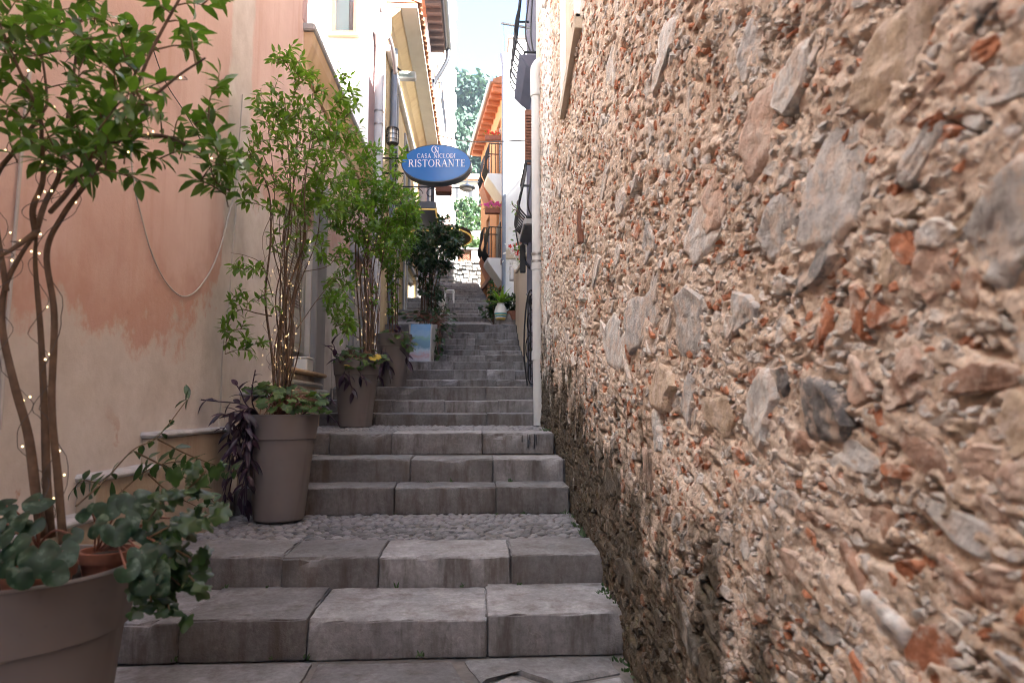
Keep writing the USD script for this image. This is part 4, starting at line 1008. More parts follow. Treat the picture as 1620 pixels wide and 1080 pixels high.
# floodlight under the eave
c = W(644, 122, 14.2)
flo = root("floodlight", "small grey box floodlight held out under the cream eave", "floodlight", c)
obj("housing", MB().cbox(c[0] - .17, c[0] + .19, c[1] - .10, c[1] + .10, c[2] - .06, c[2] + .09, .02), M["grey_paint"], flo)
obj("lens", MB().cbox(c[0] - .15, c[0] + .17, c[1] - .112, c[1] - .10, c[2] - .055, c[2] + .05, .005), M["glass"], flo)
obj("arm", MB().tube([(c[0], c[1], c[2] + .05), (c[0] - .2, c[1], c[2] + .18), (XW, c[1], c[2] + .2)], .02, 8), M["iron"], flo)
# caged wall lamp
c = W(619, 214, 12.95); c[0] = XW + .13
wl_ = root("wall_lamp", "round caged wall lamp beside the white downpipe above the shrubs", "wall lamp", c)
obj("glass", MB().lathe([(0, -.16), (.085, -.16), (.095, -.1), (.095, .12), (0, .12)], c, 20), M["lamp_metal"], wl_, smooth=40)
obj("cap", MB().lathe([(.0, .17), (.06, .165), (.12, .13), (.12, .11), (0, .11)], c, 20), M["iron"], wl_, smooth=40)
mb = MB()
for z in (-.10, 0, .08): mb.tube([(c[0] + .115 * math.cos(t), c[1] + .115 * math.sin(t), c[2] + z) for t in np.linspace(0, 6.28, 17)], .007, 5)
for t in np.linspace(0, 6.28, 9)[:-1]: mb.tube([(c[0] + .115 * math.cos(t), c[1] + .115 * math.sin(t), c[2] + z) for z in (-.17, .12)], .007, 5)
mb.lathe([(0, -.2), (.1, -.19), (.12, -.17), (0, -.165)], c, 16); mb.tube([(c[0] - .1, c[1], c[2]), (XW, c[1], c[2] - .02)], .02, 6)
obj("cage", mb, M["iron"], wl_)

# ------------------------------------------------------------------ restaurant sign
SY = 12.0
c = W(690, 258.5, SY)
sg = root("restaurant_sign", "oval blue restaurant sign with white lettering projecting from the yellow house", "sign", c)
ang = math.radians(-4)
ea, eb = 56.0 / 1080 * SY, 30.5 / 1080 * SY
t = np.linspace(0, 2 * math.pi, 65)[:-1]


def sgp(x, y, z):                # sign space: x right, y towards us, z up
    return c + np.array([x * math.cos(ang) + y * math.sin(ang), x * math.sin(ang) - y * math.cos(ang), z])


def sgmesh(mb, poly, y0, y1):
    for g in getattr(poly, "geoms", [poly]):
        if g.area < 1e-7: continue
        m = trimesh.creation.extrude_polygon(g, y1 - y0, engine="earcut"); v = np.array(m.vertices)
        mb.add(np.array([sgp(a, y0 + d_, b) for a, b, d_ in v]), m.faces)
    return mb


ov = lambda k: Polygon(np.c_[np.cos(t) * (ea + k), np.sin(t) * (eb + k)])
obj("rim", sgmesh(MB(), ov(.012), -.26, .0), M["sign_edge"], sg, smooth=40)
obj("face", sgmesh(MB(), ov(-.006), .0, .008), M["sign_blue"], sg)


def seriffed(ch, h):
    """Roman capitals: thick and thin strokes with small serifs, as shapely polygons of height h."""
    from shapely.geometry import LineString, Point
    T, t_, s = .13, .05, .03
    L = lambda pts, w: LineString(pts).buffer(w / 2, cap_style=2, join_style=2)
    def arc(cx, cy, rx, ry, a0, a1, w): return L([(cx + rx * math.cos(math.radians(a)), cy + ry * math.sin(math.radians(a))) for a in np.linspace(a0, a1, 25)], w)
    sf = lambda x, y, w=.26: sbox(x - w / 2, y - s if y > .5 else y, x + w / 2, y if y > .5 else y + s)
    if ch == "I": g, w = [L([(.13, 0), (.13, 1)], T), sf(.13, 0), sf(.13, 1)], .26
    elif ch == "L": g, w = [L([(.15, 0), (.15, 1)], T), sf(.15, 0), sf(.15, 1), sbox(.1, 0, .58, .05), sbox(.54, 0, .58, .2)], .60
    elif ch == "T": g, w = [L([(.34, 0), (.34, 1)], T), sf(.34, 0), sbox(.02, .95, .66, 1), sbox(.02, .8, .06, 1), sbox(.62, .8, .66, 1)], .68
    elif ch == "E": g, w = [L([(.15, 0), (.15, 1)], T), sf(.1, 0, .2), sf(.1, 1, .2), sbox(.1, 0, .58, .05), sbox(.1, .95, .55, 1), sbox(.1, .49, .45, .54), sbox(.54, 0, .58, .2), sbox(.51, .82, .55, 1), sbox(.42, .42, .45, .62)], .62
    elif ch == "N": g, w = [L([(.14, 0), (.14, 1)], t_), L([(.70, 0), (.70, 1)], t_), L([(.12, 1), (.70, 0)], T), sf(.14, 0), sf(.10, 1, .2), sf(.70, 1)], .84
    elif ch == "A": g, w = [L([(.08, 0), (.40, 1)], t_), L([(.38, 1), (.70, 0)], T), sbox(.2, .33, .58, .38), sf(.09, 0, .24), sf(.69, 0, .28)], .80
    elif ch == "R": g, w = [L([(.15, 0), (.15, 1)], T), sf(.15, 0), sf(.1, 1, .2), arc(.34, .75, .20, .225, -90, 90, .09), sbox(.12, .95, .35, 1), sbox(.12, .50, .35, .55), L([(.36, .52), (.68, 0)], T), sf(.7, 0, .2)], .76
    elif ch == "O": g, w = [Polygon(np.c_[.44 + .42 * np.cos(t), .5 + .515 * np.sin(t)]).difference(Polygon(np.c_[.44 + .30 * np.cos(t), .5 + .465 * np.sin(t)]))], .88
    elif ch == "D": g, w = [L([(.15, 0), (.15, 1)], T), sf(.1, 0, .2), sf(.1, 1, .2), arc(.30, .5, .40, .475, -90, 90, .08), sbox(.12, .95, .34, 1), sbox(.12, 0, .34, .05)], .80
    elif ch == "C": g, w = [Polygon(np.c_[.42 + .40 * np.cos(t), .5 + .515 * np.sin(t)]).difference(Polygon(np.c_[.45 + .31 * np.cos(t), .5 + .465 * np.sin(t)])).difference(sbox(.66, .22, 1, .78)), sbox(.70, .74, .74, .94)], .80
    elif ch == "S": g, w = [arc(.29, .74, .20, .225, 20, 250, .08), arc(.30, .26, .22, .225, -160, 75, .08), L([(.16, .60), (.42, .42)], T), sbox(.46, .78, .50, .95), sbox(.07, .05, .11, .24)], .60
    else: return None, .42 * h
    from shapely import affinity
    return affinity.scale(unary_union(g), h, h, origin=(0, 0)), w * h


def word(txt, h, zc, gap, width):
    from shapely import affinity
    x, out = 0, []
    for ch in txt:
        g, w = seriffed(ch, h)
        if g is not None: out.append(affinity.translate(g, x, 0))
        x += w + gap * h
    u = unary_union(out); b = u.bounds
    u = affinity.scale(u, width / (b[2] - b[0]), 1, origin=(0, 0)); b = u.bounds
    return affinity.translate(u, -(b[0] + b[2]) / 2, zc)


from shapely import affinity
px2m = SY / 1080.0
obj("lettering", sgmesh(MB(), affinity.translate(word("RISTORANTE", 12 * px2m, 0, .10, 92 * px2m), 1 * px2m, -6 * px2m), .009, .014), M["sign_white"], sg)
obj("lettering", sgmesh(MB(), affinity.translate(word("CASA NICLODI", 7.5 * px2m, 0, .14, 62 * px2m), 0, 8.5 * px2m), .009, .014), M["sign_white"], sg)
mono = unary_union([affinity.translate(seriffed("C", 11 * px2m)[0], -8 * px2m, 17.5 * px2m), affinity.translate(seriffed("N", 9 * px2m)[0], -3 * px2m, 17 * px2m)])
obj("monogram", sgmesh(MB(), mono, .009, .014), M["sign_white"], sg)
mb = MB()
for z in (.12, -.16): mb.tube([sgp(-ea * .96, -.07, z), sgp(-ea * .96, -.07, z) * [0, 1, 1] + [XW, 0, 0]], .018, 8)
mb.tube([sgp(-ea - .12, -.07, -.4), sgp(-ea - .12, -.07, .3)], .016, 8)
obj("bracket", mb, M["iron"], sg)
# scrolled iron bracket and small lantern under the sign
c2 = W(702, 298, 13.2)
br = root("iron_bracket", "scrolled black iron bracket with a brown wooden block below the oval sign", "bracket", c2)
mb = MB(); mb.tube([(XW, c2[1], c2[2] + .02), (c2[0] + .3, c2[1], c2[2] + .02)], .016, 6)
for s_ in (-.55, -.25):
    mb.tube([(c2[0] + s_ + (.14 - .02 * a) * math.cos(a), c2[1], c2[2] - .12 + (.14 - .02 * a) * math.sin(a)) for a in np.linspace(0, 5.5, 22)], .010, 5)
obj("scroll", mb, M["iron"], br)
obj("block", MB().cbox(c2[0] - .16, c2[0] + .16, c2[1] - .12, c2[1] + .12, c2[2] - .12, c2[2] + .02, .02), M["brown_wood"], br)

# canopy with gold light strip, and the curved one beyond
zc = W(688, 330, 14.5)[2]; xa, ya, yb = -.92, 14.5, 16.35
cn = root("shop_canopy", "flat dark shop canopy edged with a gold light strip above the shrubs", "canopy", (XW, ya, zc))
obj("slab", MB().cbox(XW, xa, ya, yb, zc, zc + .16, .01), M["sign_edge"], cn)
mb = MB(); mb.cbox(XW + .02, xa + .012, ya - .012, ya + .02, zc - .03, zc - .002, .004); mb.cbox(xa - .02, xa + .012, ya + .021, yb, zc - .03, zc - .002, .004); mb.cbox(XW + .02, xa - .021, yb - .03, yb, zc - .03, zc - .002, .004)
obj("light_strip", mb, M["gold"], cn)
c = W(712, 376, 20); 
cc = root("curved_canopy", "curved dark canopy with gold lit rim over the far shop door", "canopy", c)
tt = np.linspace(-math.pi / 2, math.pi / 2, 25); R_ = .62; cy = c[1]
hp = np.r_[np.c_[np.cos(tt) * R_ + c[0] + .02, np.sin(tt) * 1.1 + cy], [[XW + .05, cy + 1.1], [XW + .05, cy - 1.1]]]
m = trimesh.creation.extrude_polygon(Polygon(hp), .10, engine="earcut"); v = np.array(m.vertices); v[:, 2] += c[2]
obj("slab", (v, np.array(m.faces)), M["dark_wood"], cc)
obj("light_strip", MB().tube([(a, b, c[2] - .02) for a, b in hp[:25]], .025, 6), M["gold"], cc)

# ================================================================== houses further up on the left
lil = root("lilac_house", "tall grey lilac house with dark wooden eave and a grey gutter", "house")
obj("wall", MB().box(-7, -1.62, 20.5, 22.25, 1, EYE + 12.4), M["lilac_wall"], lil)
ez = EYE + 12.1
obj("eave_soffit", MB().cbox(-1.62, -1.14, 19.2, 22.3, ez, ez + .10, .01), M["dark_wood"], lil)
for k in range(7): obj("rafter", MB().cbox(-1.62, -1.17, 19.35 + k * .45, 19.47 + k * .45, ez - .14, ez - .002, .01), M["dark_wood"], lil)
mb = MB(); a = np.linspace(math.pi, 2 * math.pi, 9)
gp = np.r_[np.c_[np.cos(a) * .11, np.sin(a) * .12], np.c_[np.cos(a[::-1]) * .095, np.sin(a[::-1]) * .105]]
mb.xz(Polygon(gp + [-1.05, ez + .1]), 19.2, 22.35)
g_ = obj("gutter", mb, M["gutter"], lil)
obj("gutter_pipe", MB().tube(spline([(-1.05, 22.2, ez), (-1.07, 22.2, ez - .35), (-1.28, 22.2, ez - .8), (-1.5, 22.2, ez - 1.2), (-1.53, 22.2, ez - 1.8), (-1.53, 22.2, 4)], 6), .075, 10), M["gutter"], lil, smooth=40)
obj("roof", MB().hull([(-1.06, 19.2, ez + .12), (-1.06, 22.3, ez + .12), (-7, 19.2, ez + .12), (-7, 23.3, ez + .12), (-4, 19.2, ez + 1.5), (-4, 23.3, ez + 1.5)]), M["tile"], lil)
obj("shutter", MB().cbox(-1.62, -1.55, 21.2, 22.0, EYE + 6.5, EYE + 8.2, .01), M["pipe_blue"], lil)

crm = root("cream_house", "sunlit cream house with pale quoins shutters and balcony rising behind the sign", "house")
cx = -1.78
wp = Polygon([(23.3, 2), (34, 2), (34, EYE + 24), (23.3, EYE + 24)]); ho = []
for zz in (4.8, 8.0, 11.2, 14.4, 17.6):
    for yy in (25.0, 28.4, 31.6): ho.append(sbox(yy, EYE + zz, yy + 1.1, EYE + zz + 1.9))
for h_ in ho: wp = wp.difference(h_)
obj("wall", MB().yz(wp, cx - .3, cx), M["cream_wall"], crm)
obj("house_body", MB().box(-8, cx - .31, 23.3, 34, 2, EYE + 23.8), M["cream_wall"], crm)
obj("end_wall", MB().box(cx - .02, cx + .48, 33.99, 34.6, 2, EYE + 24), M["mauve_wall"], crm)
for h_ in ho:
    a, b, c_, d_ = h_.bounds
    w = obj("window", MB().yz(sbox(a, b, c_, d_).difference(sbox(a + .08, b + .08, c_ - .08, d_ - .08)), cx - .2, cx - .12), M["brown_wood"], crm)
    obj("pane", MB().box(cx - .17, cx - .165, a + .08, c_ - .08, b + .08, d_ - .08), M["glass"], w)
    obj("surround", MB().yz(sbox(a - .15, b - .12, c_ + .15, d_ + .15).difference(sbox(a, b, c_, d_)), cx - .02, cx + .07), M["mauve_wall"], w)
    obj("shutter", MB().cbox(cx, cx + .06, a - .72, a - .16, b, d_, .01), M["pipe_blue"], w)
for k in range(34):
    z = 3 + k * .62; obj("quoin", MB().cbox(cx + .42, cx + (.52 if k % 2 else .60), 33.9, 34.4 if k % 2 else 34.7, z, z + .56, .03), M["white_wall"], crm)
bz = W(700, 195, 25)[2]
bl = obj("balcony_slab", MB().cbox(cx, cx + .45, 24.0, 27.5, bz, bz + .16, .03), M["white_wall"], crm)
mb = MB()
for k in range(16): mb.tube([(cx + .42, 24.05 + k * .23, bz + .16), (cx + .42, 24.05 + k * .23, bz + 1.1)], .012, 5)
mb.tube([(cx + .42, 24.0, bz + 1.1), (cx + .42, 27.5, bz + 1.1)], .02, 6); mb.tube([(cx + .42, 24.0, bz + 1.1), (cx, 24.0, bz + 1.1)], .02, 6)
obj("railing", mb, M["iron"], bl)
bz2 = W(705, 235, 24.5)[2]
obj("tiled_lean_to", MB().hull([(cx, 23.9, bz2 - .1), (cx, 26, bz2 - .1), (cx + .45, 23.9, bz2 - .45), (cx + .45, 26, bz2 - .45), (cx, 23.9, bz2 - .25), (cx, 26, bz2 - .25)]), M["tile"], crm)

# ================================================================== RIGHT SIDE beyond the rubble wall
r2 = root("dark_house", "shaded grey house with curved iron balconies squeezed behind the drain pipe", "house")
x2 = .735
obj("wall", MB().box(x2, 3.6, 7.70, 10.1, -1, EYE + 8.1), M["shade_toned_wall"], r2)
obj("roof", MB().hull([(x2 - .25, 7.66, EYE + 8.1), (3.8, 7.66, EYE + 8.1), (x2 - .25, 10.12, EYE + 8.1), (3.8, 10.12, EYE + 8.1), (2.2, 7.66, EYE + 8.7), (2.2, 10.12, EYE + 8.7)]), M["tile"], r2)
obj("pilaster", MB().cbox(.70, x2 + .02, 7.64, 7.98, -1, EYE + 8.1, .01), M["cream_wall"], r2)


def belly_rail(parent, y0, y1, z0, h, depth, name="railing", bars=13):
    mb = MB()
    pr = [(depth * .55, 0), (depth * .98, h * .16), (depth * 1.0, h * .34), (depth * .74, h * .62), (depth * .62, h * .85), (depth * .62, h)]
    for k in range(bars):
        y = y0 + (y1 - y0) * k / (bars - 1)
        mb.tube(spline([(x2 - a, y, z0 + b) for a, b in pr], 5), .011, 5)
    for yy in (y0,):
        for k in range(1, 3): mb.tube(spline([(x2 - a * k / 4, yy, z0 + b) for a, b in pr], 5), .011, 5)
    for a, b in (pr[0], pr[-1]):
        mb.tube([(x2, y0, z0 + b), (x2 - a, y0, z0 + b), (x2 - a, y1, z0 + b), (x2, y1, z0 + b)], .018, 6)
    return obj(name, mb, M["iron"], parent)


bz = W(832, 116, 8.9)[2]
s_ = obj("balcony_slab", MB().hull([(x2, 8.35, bz - .03), (x2, 9.6, bz - .03), (x2 - .22, 8.35, bz - .03), (x2 - .22, 9.6, bz - .03), (x2, 8.4, bz - .26), (x2, 9.55, bz - .26), (x2 - .13, 8.4, bz - .15), (x2 - .13, 9.55, bz - .15)]), M["shade_toned_wall"], r2)
belly_rail(s_, 8.35, 9.6, bz, 1.15, .27, bars=8)
zA, zB = W(841, 176, 8.6)[2], W(841, 262, 8.6)[2]
sh = obj("shutter", MB().cbox(.60, x2, 8.55, 8.60, zB, zA, .008), M["brown_wood"], r2)
for k in range(16): obj("louvre", MB().cbox(.61, x2 - .01, 8.53, 8.56, zB + .05 + k * (zA - zB - .1) / 16, zB + .08 + k * (zA - zB - .1) / 16, .004), M["brown_wood"], sh)
z2 = W(838, 352, 8.6)[2]
s_ = obj("balcony_slab", MB().cbox(x2 - .16, x2, 8.35, 9.3, z2 - .10, z2, .02), M["grey_stone"], r2)
belly_rail(s_, 8.35, 9.3, z2, .72, .22, bars=9)
# ornate stair railing at the foot: an end panel of stacked rings and scrolls, then plain bars up the steps
rl = root("iron_railing", "ornate black iron handrail with scrolls behind the foot of the drain pipe", "railing", (x2, 8.2, 1))
mb = MB(); yb = 8.25; zb = stair_z(yb) + .03
for k, (rx, rz) in enumerate(((.050, .13), (.062, .16), (.050, .13), (.036, .10))):
    zc_ = zb + (.15, .46, .77, 1.02)[k]; xc_ = x2 - .075 - .012 * math.sin(k * 1.3)
    mb.tube([(xc_ + rx * math.cos(a), yb, zc_ + rz * math.sin(a)) for a in np.linspace(0, 2 * math.pi, 19)], .008, 5)
    mb.tube([(xc_ + rx * .62 * math.cos(a) * (1 - a / 8), yb, zc_ + rz * .62 * math.sin(a) * (1 - a / 8)) for a in np.linspace(0, 6.5, 16)], .006, 5)
obj("scrollwork", mb, M["iron"], rl)
mb = MB()
for k in range(4):
    y = 8.25 + k * .4; z_ = stair_z(y) + .02; mb.tube([(x2 - .03, y, z_), (x2 - .03, y, z_ + 1.12)], .009, 5)
mb.tube([(x2 - .03, 8.2, stair_z(8.2) + 1.14), (x2 - .03, 9.7, stair_z(9.7) + 1.14)], .016, 6)
mb.tube(spline([(x2 - .03, 8.25, zb + 1.12), (x2 - .10, 8.25, zb + 1.16), (x2 - .15, 8.25, zb + .9), (x2 - .17, 8.25, zb + .4), (x2 - .13, 8.25, zb)], 6), .010, 6)
obj("handrail", mb, M["iron"], rl)
# wall lantern
c = W(827, 372, 9.6)
la = root("wall_lantern", "black iron wall lantern hanging beside the drain pipe", "lantern", c)
obj("roof", MB().lathe([(0, .17), (.03, .15), (.12, .07), (.125, .055), (0, .055)], c, 4), M["iron"], la)
obj("glass", MB().lathe([(.10, .05), (.065, -.14), (0, -.14)], c, 4), M["glass"], la)
mb = MB()
for k in range(4):
    a = k * math.pi / 2; mb.tube([(c[0] + .10 * math.cos(a), c[1] + .10 * math.sin(a), c[2] + .055), (c[0] + .066 * math.cos(a), c[1] + .066 * math.sin(a), c[2] - .15)], .010, 5)
mb.tube(spline([(c[0], c[1], c[2] - .14), (c[0] + .02, c[1], c[2] - .35), (x2, c[1] - .1, c[2] - .5)], 6), .022, 6); mb.cbox(c[0] - .04, c[0] + .04, c[1] - .04, c[1] + .04, c[2] - .55, c[2] - .15, .01)
obj("frame", mb, M["iron"], la)
tag(obj("clothes_pole", MB().tube([W(793, 37, 9.2), W(850, 47, 9.2)], .018, 8).tube([W(796, 37, 9.2), W(799, 92, 9.2)], .004, 4).tube([W(809, 39, 9.2), W(810, 60, 9.2)], .004, 4), M["lamp_metal"]), "thin metal pole jutting out above the iron balcony against the sky", "pole")

# beige boundary wall with planters on top
bg = root("boundary_wall", "beige plastered boundary wall rising with the steps right of the vase", "wall")
mb = MB(); mb.yz(Polygon([(10.15, 1.4), (14.25, 2.4), (14.25, EYE + 2.92), (13.2, EYE + 2.62), (10.15, EYE + 2.28)]), .76, .98)
obj("wall", mb, M["beige_wall"], bg)
obj("coping", MB().hull([(.73, 10.12, EYE + 2.285), (1.0, 10.12, EYE + 2.285), (.73, 10.12, EYE + 2.33), (1.0, 10.12, EYE + 2.33), (.73, 13.2, EYE + 2.625), (1.0, 13.2, EYE + 2.625), (.73, 13.2, EYE + 2.67), (1.0, 13.2, EYE + 2.67)]), M["cream_wall"], bg)
p = W(810, 428, 13.9)
ib = root("letter_box", "pale grey meter box on the wall above the striped vase", "meter box", (.80, 14.6, p[2]))
b0, b1 = W(806, 445, 14.8), W(813, 422, 14.8)
obj("body", MB().cbox(b0[0], b1[0], 14.7, 14.82, b0[2], b1[2], .01), M["grey_paint"], ib)
obj("door", MB().cbox(b0[0] + .015, b1[0] - .015, 14.685, 14.70, b0[2] + .03, b1[2] - .03, .004), M["white_paint"], ib)

# white house facing us
wh = root("white_house", "bright white house front crossed by a slanting shadow behind the drain pipe", "house")
YF = 18.0
a0, a1 = W(799, 300, YF)[0], 3.6
wp = Polygon([(a0, 2), (a1, 2), (a1, W(830, 62, YF)[2]), (W(806, 60, YF)[0], W(806, 62, YF)[2]), (W(806, 95, YF)[0], W(806, 96, YF)[2]), (a0, W(799, 96, YF)[2])])
obj("wall", MB().xz(wp, YF, YF + 3.5), M["white_wall"], wh)
obj("string_course", MB().cbox(a0 - .01, a1, YF - .06, YF + .01, W(810, 407, YF)[2] - .05, W(810, 407, YF)[2] + .22, .02), M["beige_wall"], wh)
obj("roof_edge", MB().cbox(W(806, 60, YF)[0] - .05, a1, YF - .06, YF + 3.5, W(806, 62, YF)[2] + .004, W(806, 57, YF)[2], .02), M["grey_stone"], wh)
obj("roof_edge", MB().cbox(a0 - .03, W(806, 60, YF)[0] - .052, YF - .04, YF + 3.5, W(806, 96, YF)[2] + .004, W(806, 92, YF)[2], .02), M["grey_stone"], wh)
xp = W(797, 300, YF - .1)[0]
tp = root("drain_pipe", "dark blue grey downpipe on the corner between the orange and white houses", "drain pipe", (xp, YF - .1, 3))
obj("pipe", MB().tube([(xp, YF - .1, 2.9), (xp, YF - .1, W(797, 100, YF)[2])], .055, 12), M["pipe_blue"], tp, smooth=40)
obj("hopper", MB().lathe([(0, -.1), (.06, -.1), (.12, .1), (.12, .2), (0, .2)], (xp, YF - .1, W(797, 100, YF)[2]), 12), M["pipe_blue"], tp)
obj("strut", MB().tube([W(798, 105, YF - .2), W(829, 130, 12)], .03, 6), M["pipe_blue"], tp)
r3 = root("back_house", "unseen tall house added behind the boundary wall to shade the yellow house", "house")  # unseen mass added to keep sun off the yellow house
obj("wall", MB().box(1.36, 3.6, 10.2, 15.3, 1, EYE + 10.4), M["cream_wall"], r3)
obj("roof", MB().hull([(1.30, 10.1, EYE + 10.4), (3.7, 10.1, EYE + 10.4), (1.30, 15.4, EYE + 10.4), (3.7, 15.4, EYE + 10.4), (2.5, 10.1, EYE + 11), (2.5, 15.4, EYE + 11)]), M["tile"], r3)
r4 = root("gabled_house", "unseen gabled house shaped to cast the slanting shadow on the white house", "house")  # unseen gable added, its slope shaped to throw the shadow on the white front
obj("wall", MB().xz(Polygon([(2.35, 2), (6.6, 2), (6.6, EYE + 7.45), (4.5, EYE + 9.9), (2.35, EYE + 7.45)]), 15.5, 16.5), M["cream_wall"], r4)
obj("roof", MB().xz(Polygon([(2.2, EYE + 7.3), (4.5, EYE + 9.93), (6.75, EYE + 7.3), (6.75, EYE + 7.45), (4.5, EYE + 10.1), (2.2, EYE + 7.45)]), 15.42, 16.58), M["tile"], r4)

# ================================================================== ORANGE HOUSE, turned along the bend
oh = root("orange_house", "orange house with flowered balconies and overhanging roof where the lane bends left", "house")
A0 = np.array([W(797, 400, 19.0)[0], 19.0]); dv = np.array([math.sin(math.radians(-7)), math.cos(math.radians(-7))]); nv = np.array([-dv[1], dv[0]])   # nv points into the lane


def op(s, n, z): q = A0 + dv * s + nv * n; return (q[0], q[1], z)


def obox(mb, s0, s1, n0, n1, z0, z1): return mb.hull([op(s, n, z) for s in (s0, s1) for n in (n0, n1) for z in (z0, z1)])


LEN = 5.2
ez = EYE + 9.35
wpoly = Polygon([(0, 2), (LEN, 2), (LEN, ez + .1), (0, ez + .1)])
ho = [sbox(.5, EYE + 1.4, 1.2, EYE + 3.5), sbox(1.9, EYE + 2.6, 2.6, EYE + 4.3), sbox(3.4, EYE + 2.4, 4.1, EYE + 4.2), sbox(.6, EYE + 4.6, 1.4, EYE + 6.2), sbox(2.9, EYE + 4.7, 3.7, EYE + 6.3), sbox(.6, EYE + 7.0, 1.4, EYE + 8.6), sbox(2.9, EYE + 7.0, 3.7, EYE + 8.7)]
for h_ in ho: wpoly = wpoly.difference(h_)
m = trimesh.creation.extrude_polygon(wpoly, .3, engine="earcut"); v = np.array(m.vertices)
obj("wall", (np.array([op(s, -n, z) for s, z, n in v]), np.array(m.faces)), M["orange_wall"], oh)
obj("house_body", obox(MB(), 0, LEN, -1.7, -.31, 2, ez + .1), M["orange_wall"], oh)
for h_ in ho:
    a, b, c_, d_ = h_.bounds
    w = obj("window", obox(obox(MB(), a, a + .07, -.16, -.08, b, d_), c_ - .07, c_, -.16, -.08, b, d_), M["lilac_wall"], oh)
    obj("shutter", obox(MB(), a + .071, c_ - .071, -.14, -.10, b, d_), M["lilac_wall"], w)
    mb = MB()
    for k in range(12): obox(mb, a + .1, c_ - .1, -.10, -.075, b + .08 + k * (d_ - b - .1) / 12, b + .14 + k * (d_ - b - .1) / 12)
    obj("louvre", mb, M["pipe_blue"], w)
obj("base_band", obox(MB(), -.01, LEN + .01, 0.002, .06, 2, EYE + 2.2), M["brown_wood"], oh)
obj("string_course", obox(MB(), 0, LEN, 0, .07, EYE + 4.05, EYE + 4.2), M["brown_wood"], oh)
rf = obj("roof", MB().hull([op(s, n, z) for s in (-.25, LEN + .3) for n, z in ((.38, ez - .10), (.38, ez), (-.8, ez + .55), (-1.9, ez))]), M["tile"], oh)
obj("soffit", obox(MB(), -.2, LEN + .2, .0, .34, ez - .16, ez - .105), M["orange_wood"], oh)
for k in range(12): obj("rafter", obox(MB(), -.1 + k * .45, .0 + k * .45, 0, .35, ez - .28, ez - .165), M["orange_wood"], oh)
obj("gutter", MB().tube([op(-.3, .42, ez - .04), op(LEN + .35, .42, ez - .04)], .06, 10), M["lamp_metal"], oh)
for s0, s1, z, far in ((.15, 1.05, EYE + 6.72, 0), (.15, 1.05, EYE + 4.25, 0), (2.7, 3.6, EYE + 4.9, 1), (2.7, 3.6, EYE + 7.3, 1)):
    d0 = .44 if not far else .26
    sl = obj("balcony_slab", MB().hull([op(s, n, zz) for s in (s0, s1) for n, zz in ((0, z), (d0, z), (d0, z - .10), (.06, z - .62), (0, z - .72))]), M["white_wall"] if not far else M["orange_wood"], oh)
    mb = MB()
    for k in range(15):
        s = s0 + .04 + (s1 - s0 - .08) * k / 14; mb.tube(spline([op(s, d0 - .05, z), op(s, d0 + .06, z + .25), op(s, d0 - .02, z + .55), op(s, d0 - .04, z + .9)], 3), .011, 4)
    for k in range(1, 4):
        n = d0 * k / 4; mb.tube([op(s0 + .04, n, z), op(s0 + .04, n, z + .9)], .011, 4)
    mb.tube([op(s0 + .04, 0, z + .9), op(s0 + .04, d0 - .04, z + .9), op(s1 - .04, d0 - .04, z + .9), op(s1 - .04, 0, z + .9)], .018, 5)
    obj("railing", mb, M["iron"], sl)
obj("balcony_door", obox(MB(), .5, 1.3, .003, .03, EYE + 3.9, EYE + 5.4), M["grey_dark"], oh)

# ================================================================== top of the lane: retaining wall with parapet and lattice, hillside
rw = root("retaining_wall", "sunlit stone retaining wall with terracotta lattice closing the top of the lane", "wall")
z0, z1, z2 = 4.5, W(735, 413, 26.6)[2], W(735, 394, 26.6)[2]
obj("core", MB().box(-6, 1.5, 26.68, 27.6, 3, z1), M["ret"], rw)
rr = RNG(3); mb = MB(); y = z0
while y < z1 - .02:
    h = rr.uniform(.10, .2); x = -4.0
    h = min(h, z1 - y)
    while x < 1.2:
        w = rr.uniform(.12, .34); dz_, dh_ = rr.uniform(-.05, .05), rr.uniform(.75, 1.15); mb.cbox(x + .008, x + w - .008, 26.6 - rr.uniform(0, .06), 26.70, y + dz_ + .006, y + dz_ + h * dh_ - .006, .02); x += w
    y += h
obj("stonework", mb, M["ret"], rw, kind="stuff")
la_, lb_ = W(724, 410, 26.9)[0], W(746, 410, 26.9)[0]
mb = MB(); mb.cbox(-6, la_, 26.7, 26.95, z1 + .004, z2, .01); mb.cbox(lb_, 1.5, 26.7, 26.95, z1 + .004, z2, .01)
obj("parapet", mb, M["white_wall"], rw)
obj("coping", MB().cbox(-6, 1.5, 26.65, 27.0, z2 + .002, z2 + .07, .01), M["grey_stone"], rw)
mb = MB()
for k in range(-12, 14):
    for sg_ in (1, -1):
        xm = (la_ + lb_) / 2 + k * .085; hh = (z2 - z1) / 2
        a, b = np.array([xm - sg_ * hh, z1]), np.array([xm + sg_ * hh, z2])
        ts = np.clip([(la_ - a[0]) / (b[0] - a[0]), (lb_ - a[0]) / (b[0] - a[0])], 0, 1); t0_, t1_ = min(ts), max(ts)
        if t1_ - t0_ < .05: continue
        q0, q1 = a + (b - a) * t0_, a + (b - a) * t1_
        mb.tube([(q0[0], 26.8 + .015 * sg_, q0[1]), (q1[0], 26.8 + .015 * sg_, q1[1])], .016, 4)
obj("lattice", mb, M["terracotta"], rw)
# ================================================================== POTS
def PW(px, py, Y): return W(px, py, float(np.interp(Y, [0, 2.0, 2.6, 4.62, 6.95, 8.72, 11.4, 30], [0, 2.0, 2.66, 4.84, 7.34, 9.02, 11.5, 30])))



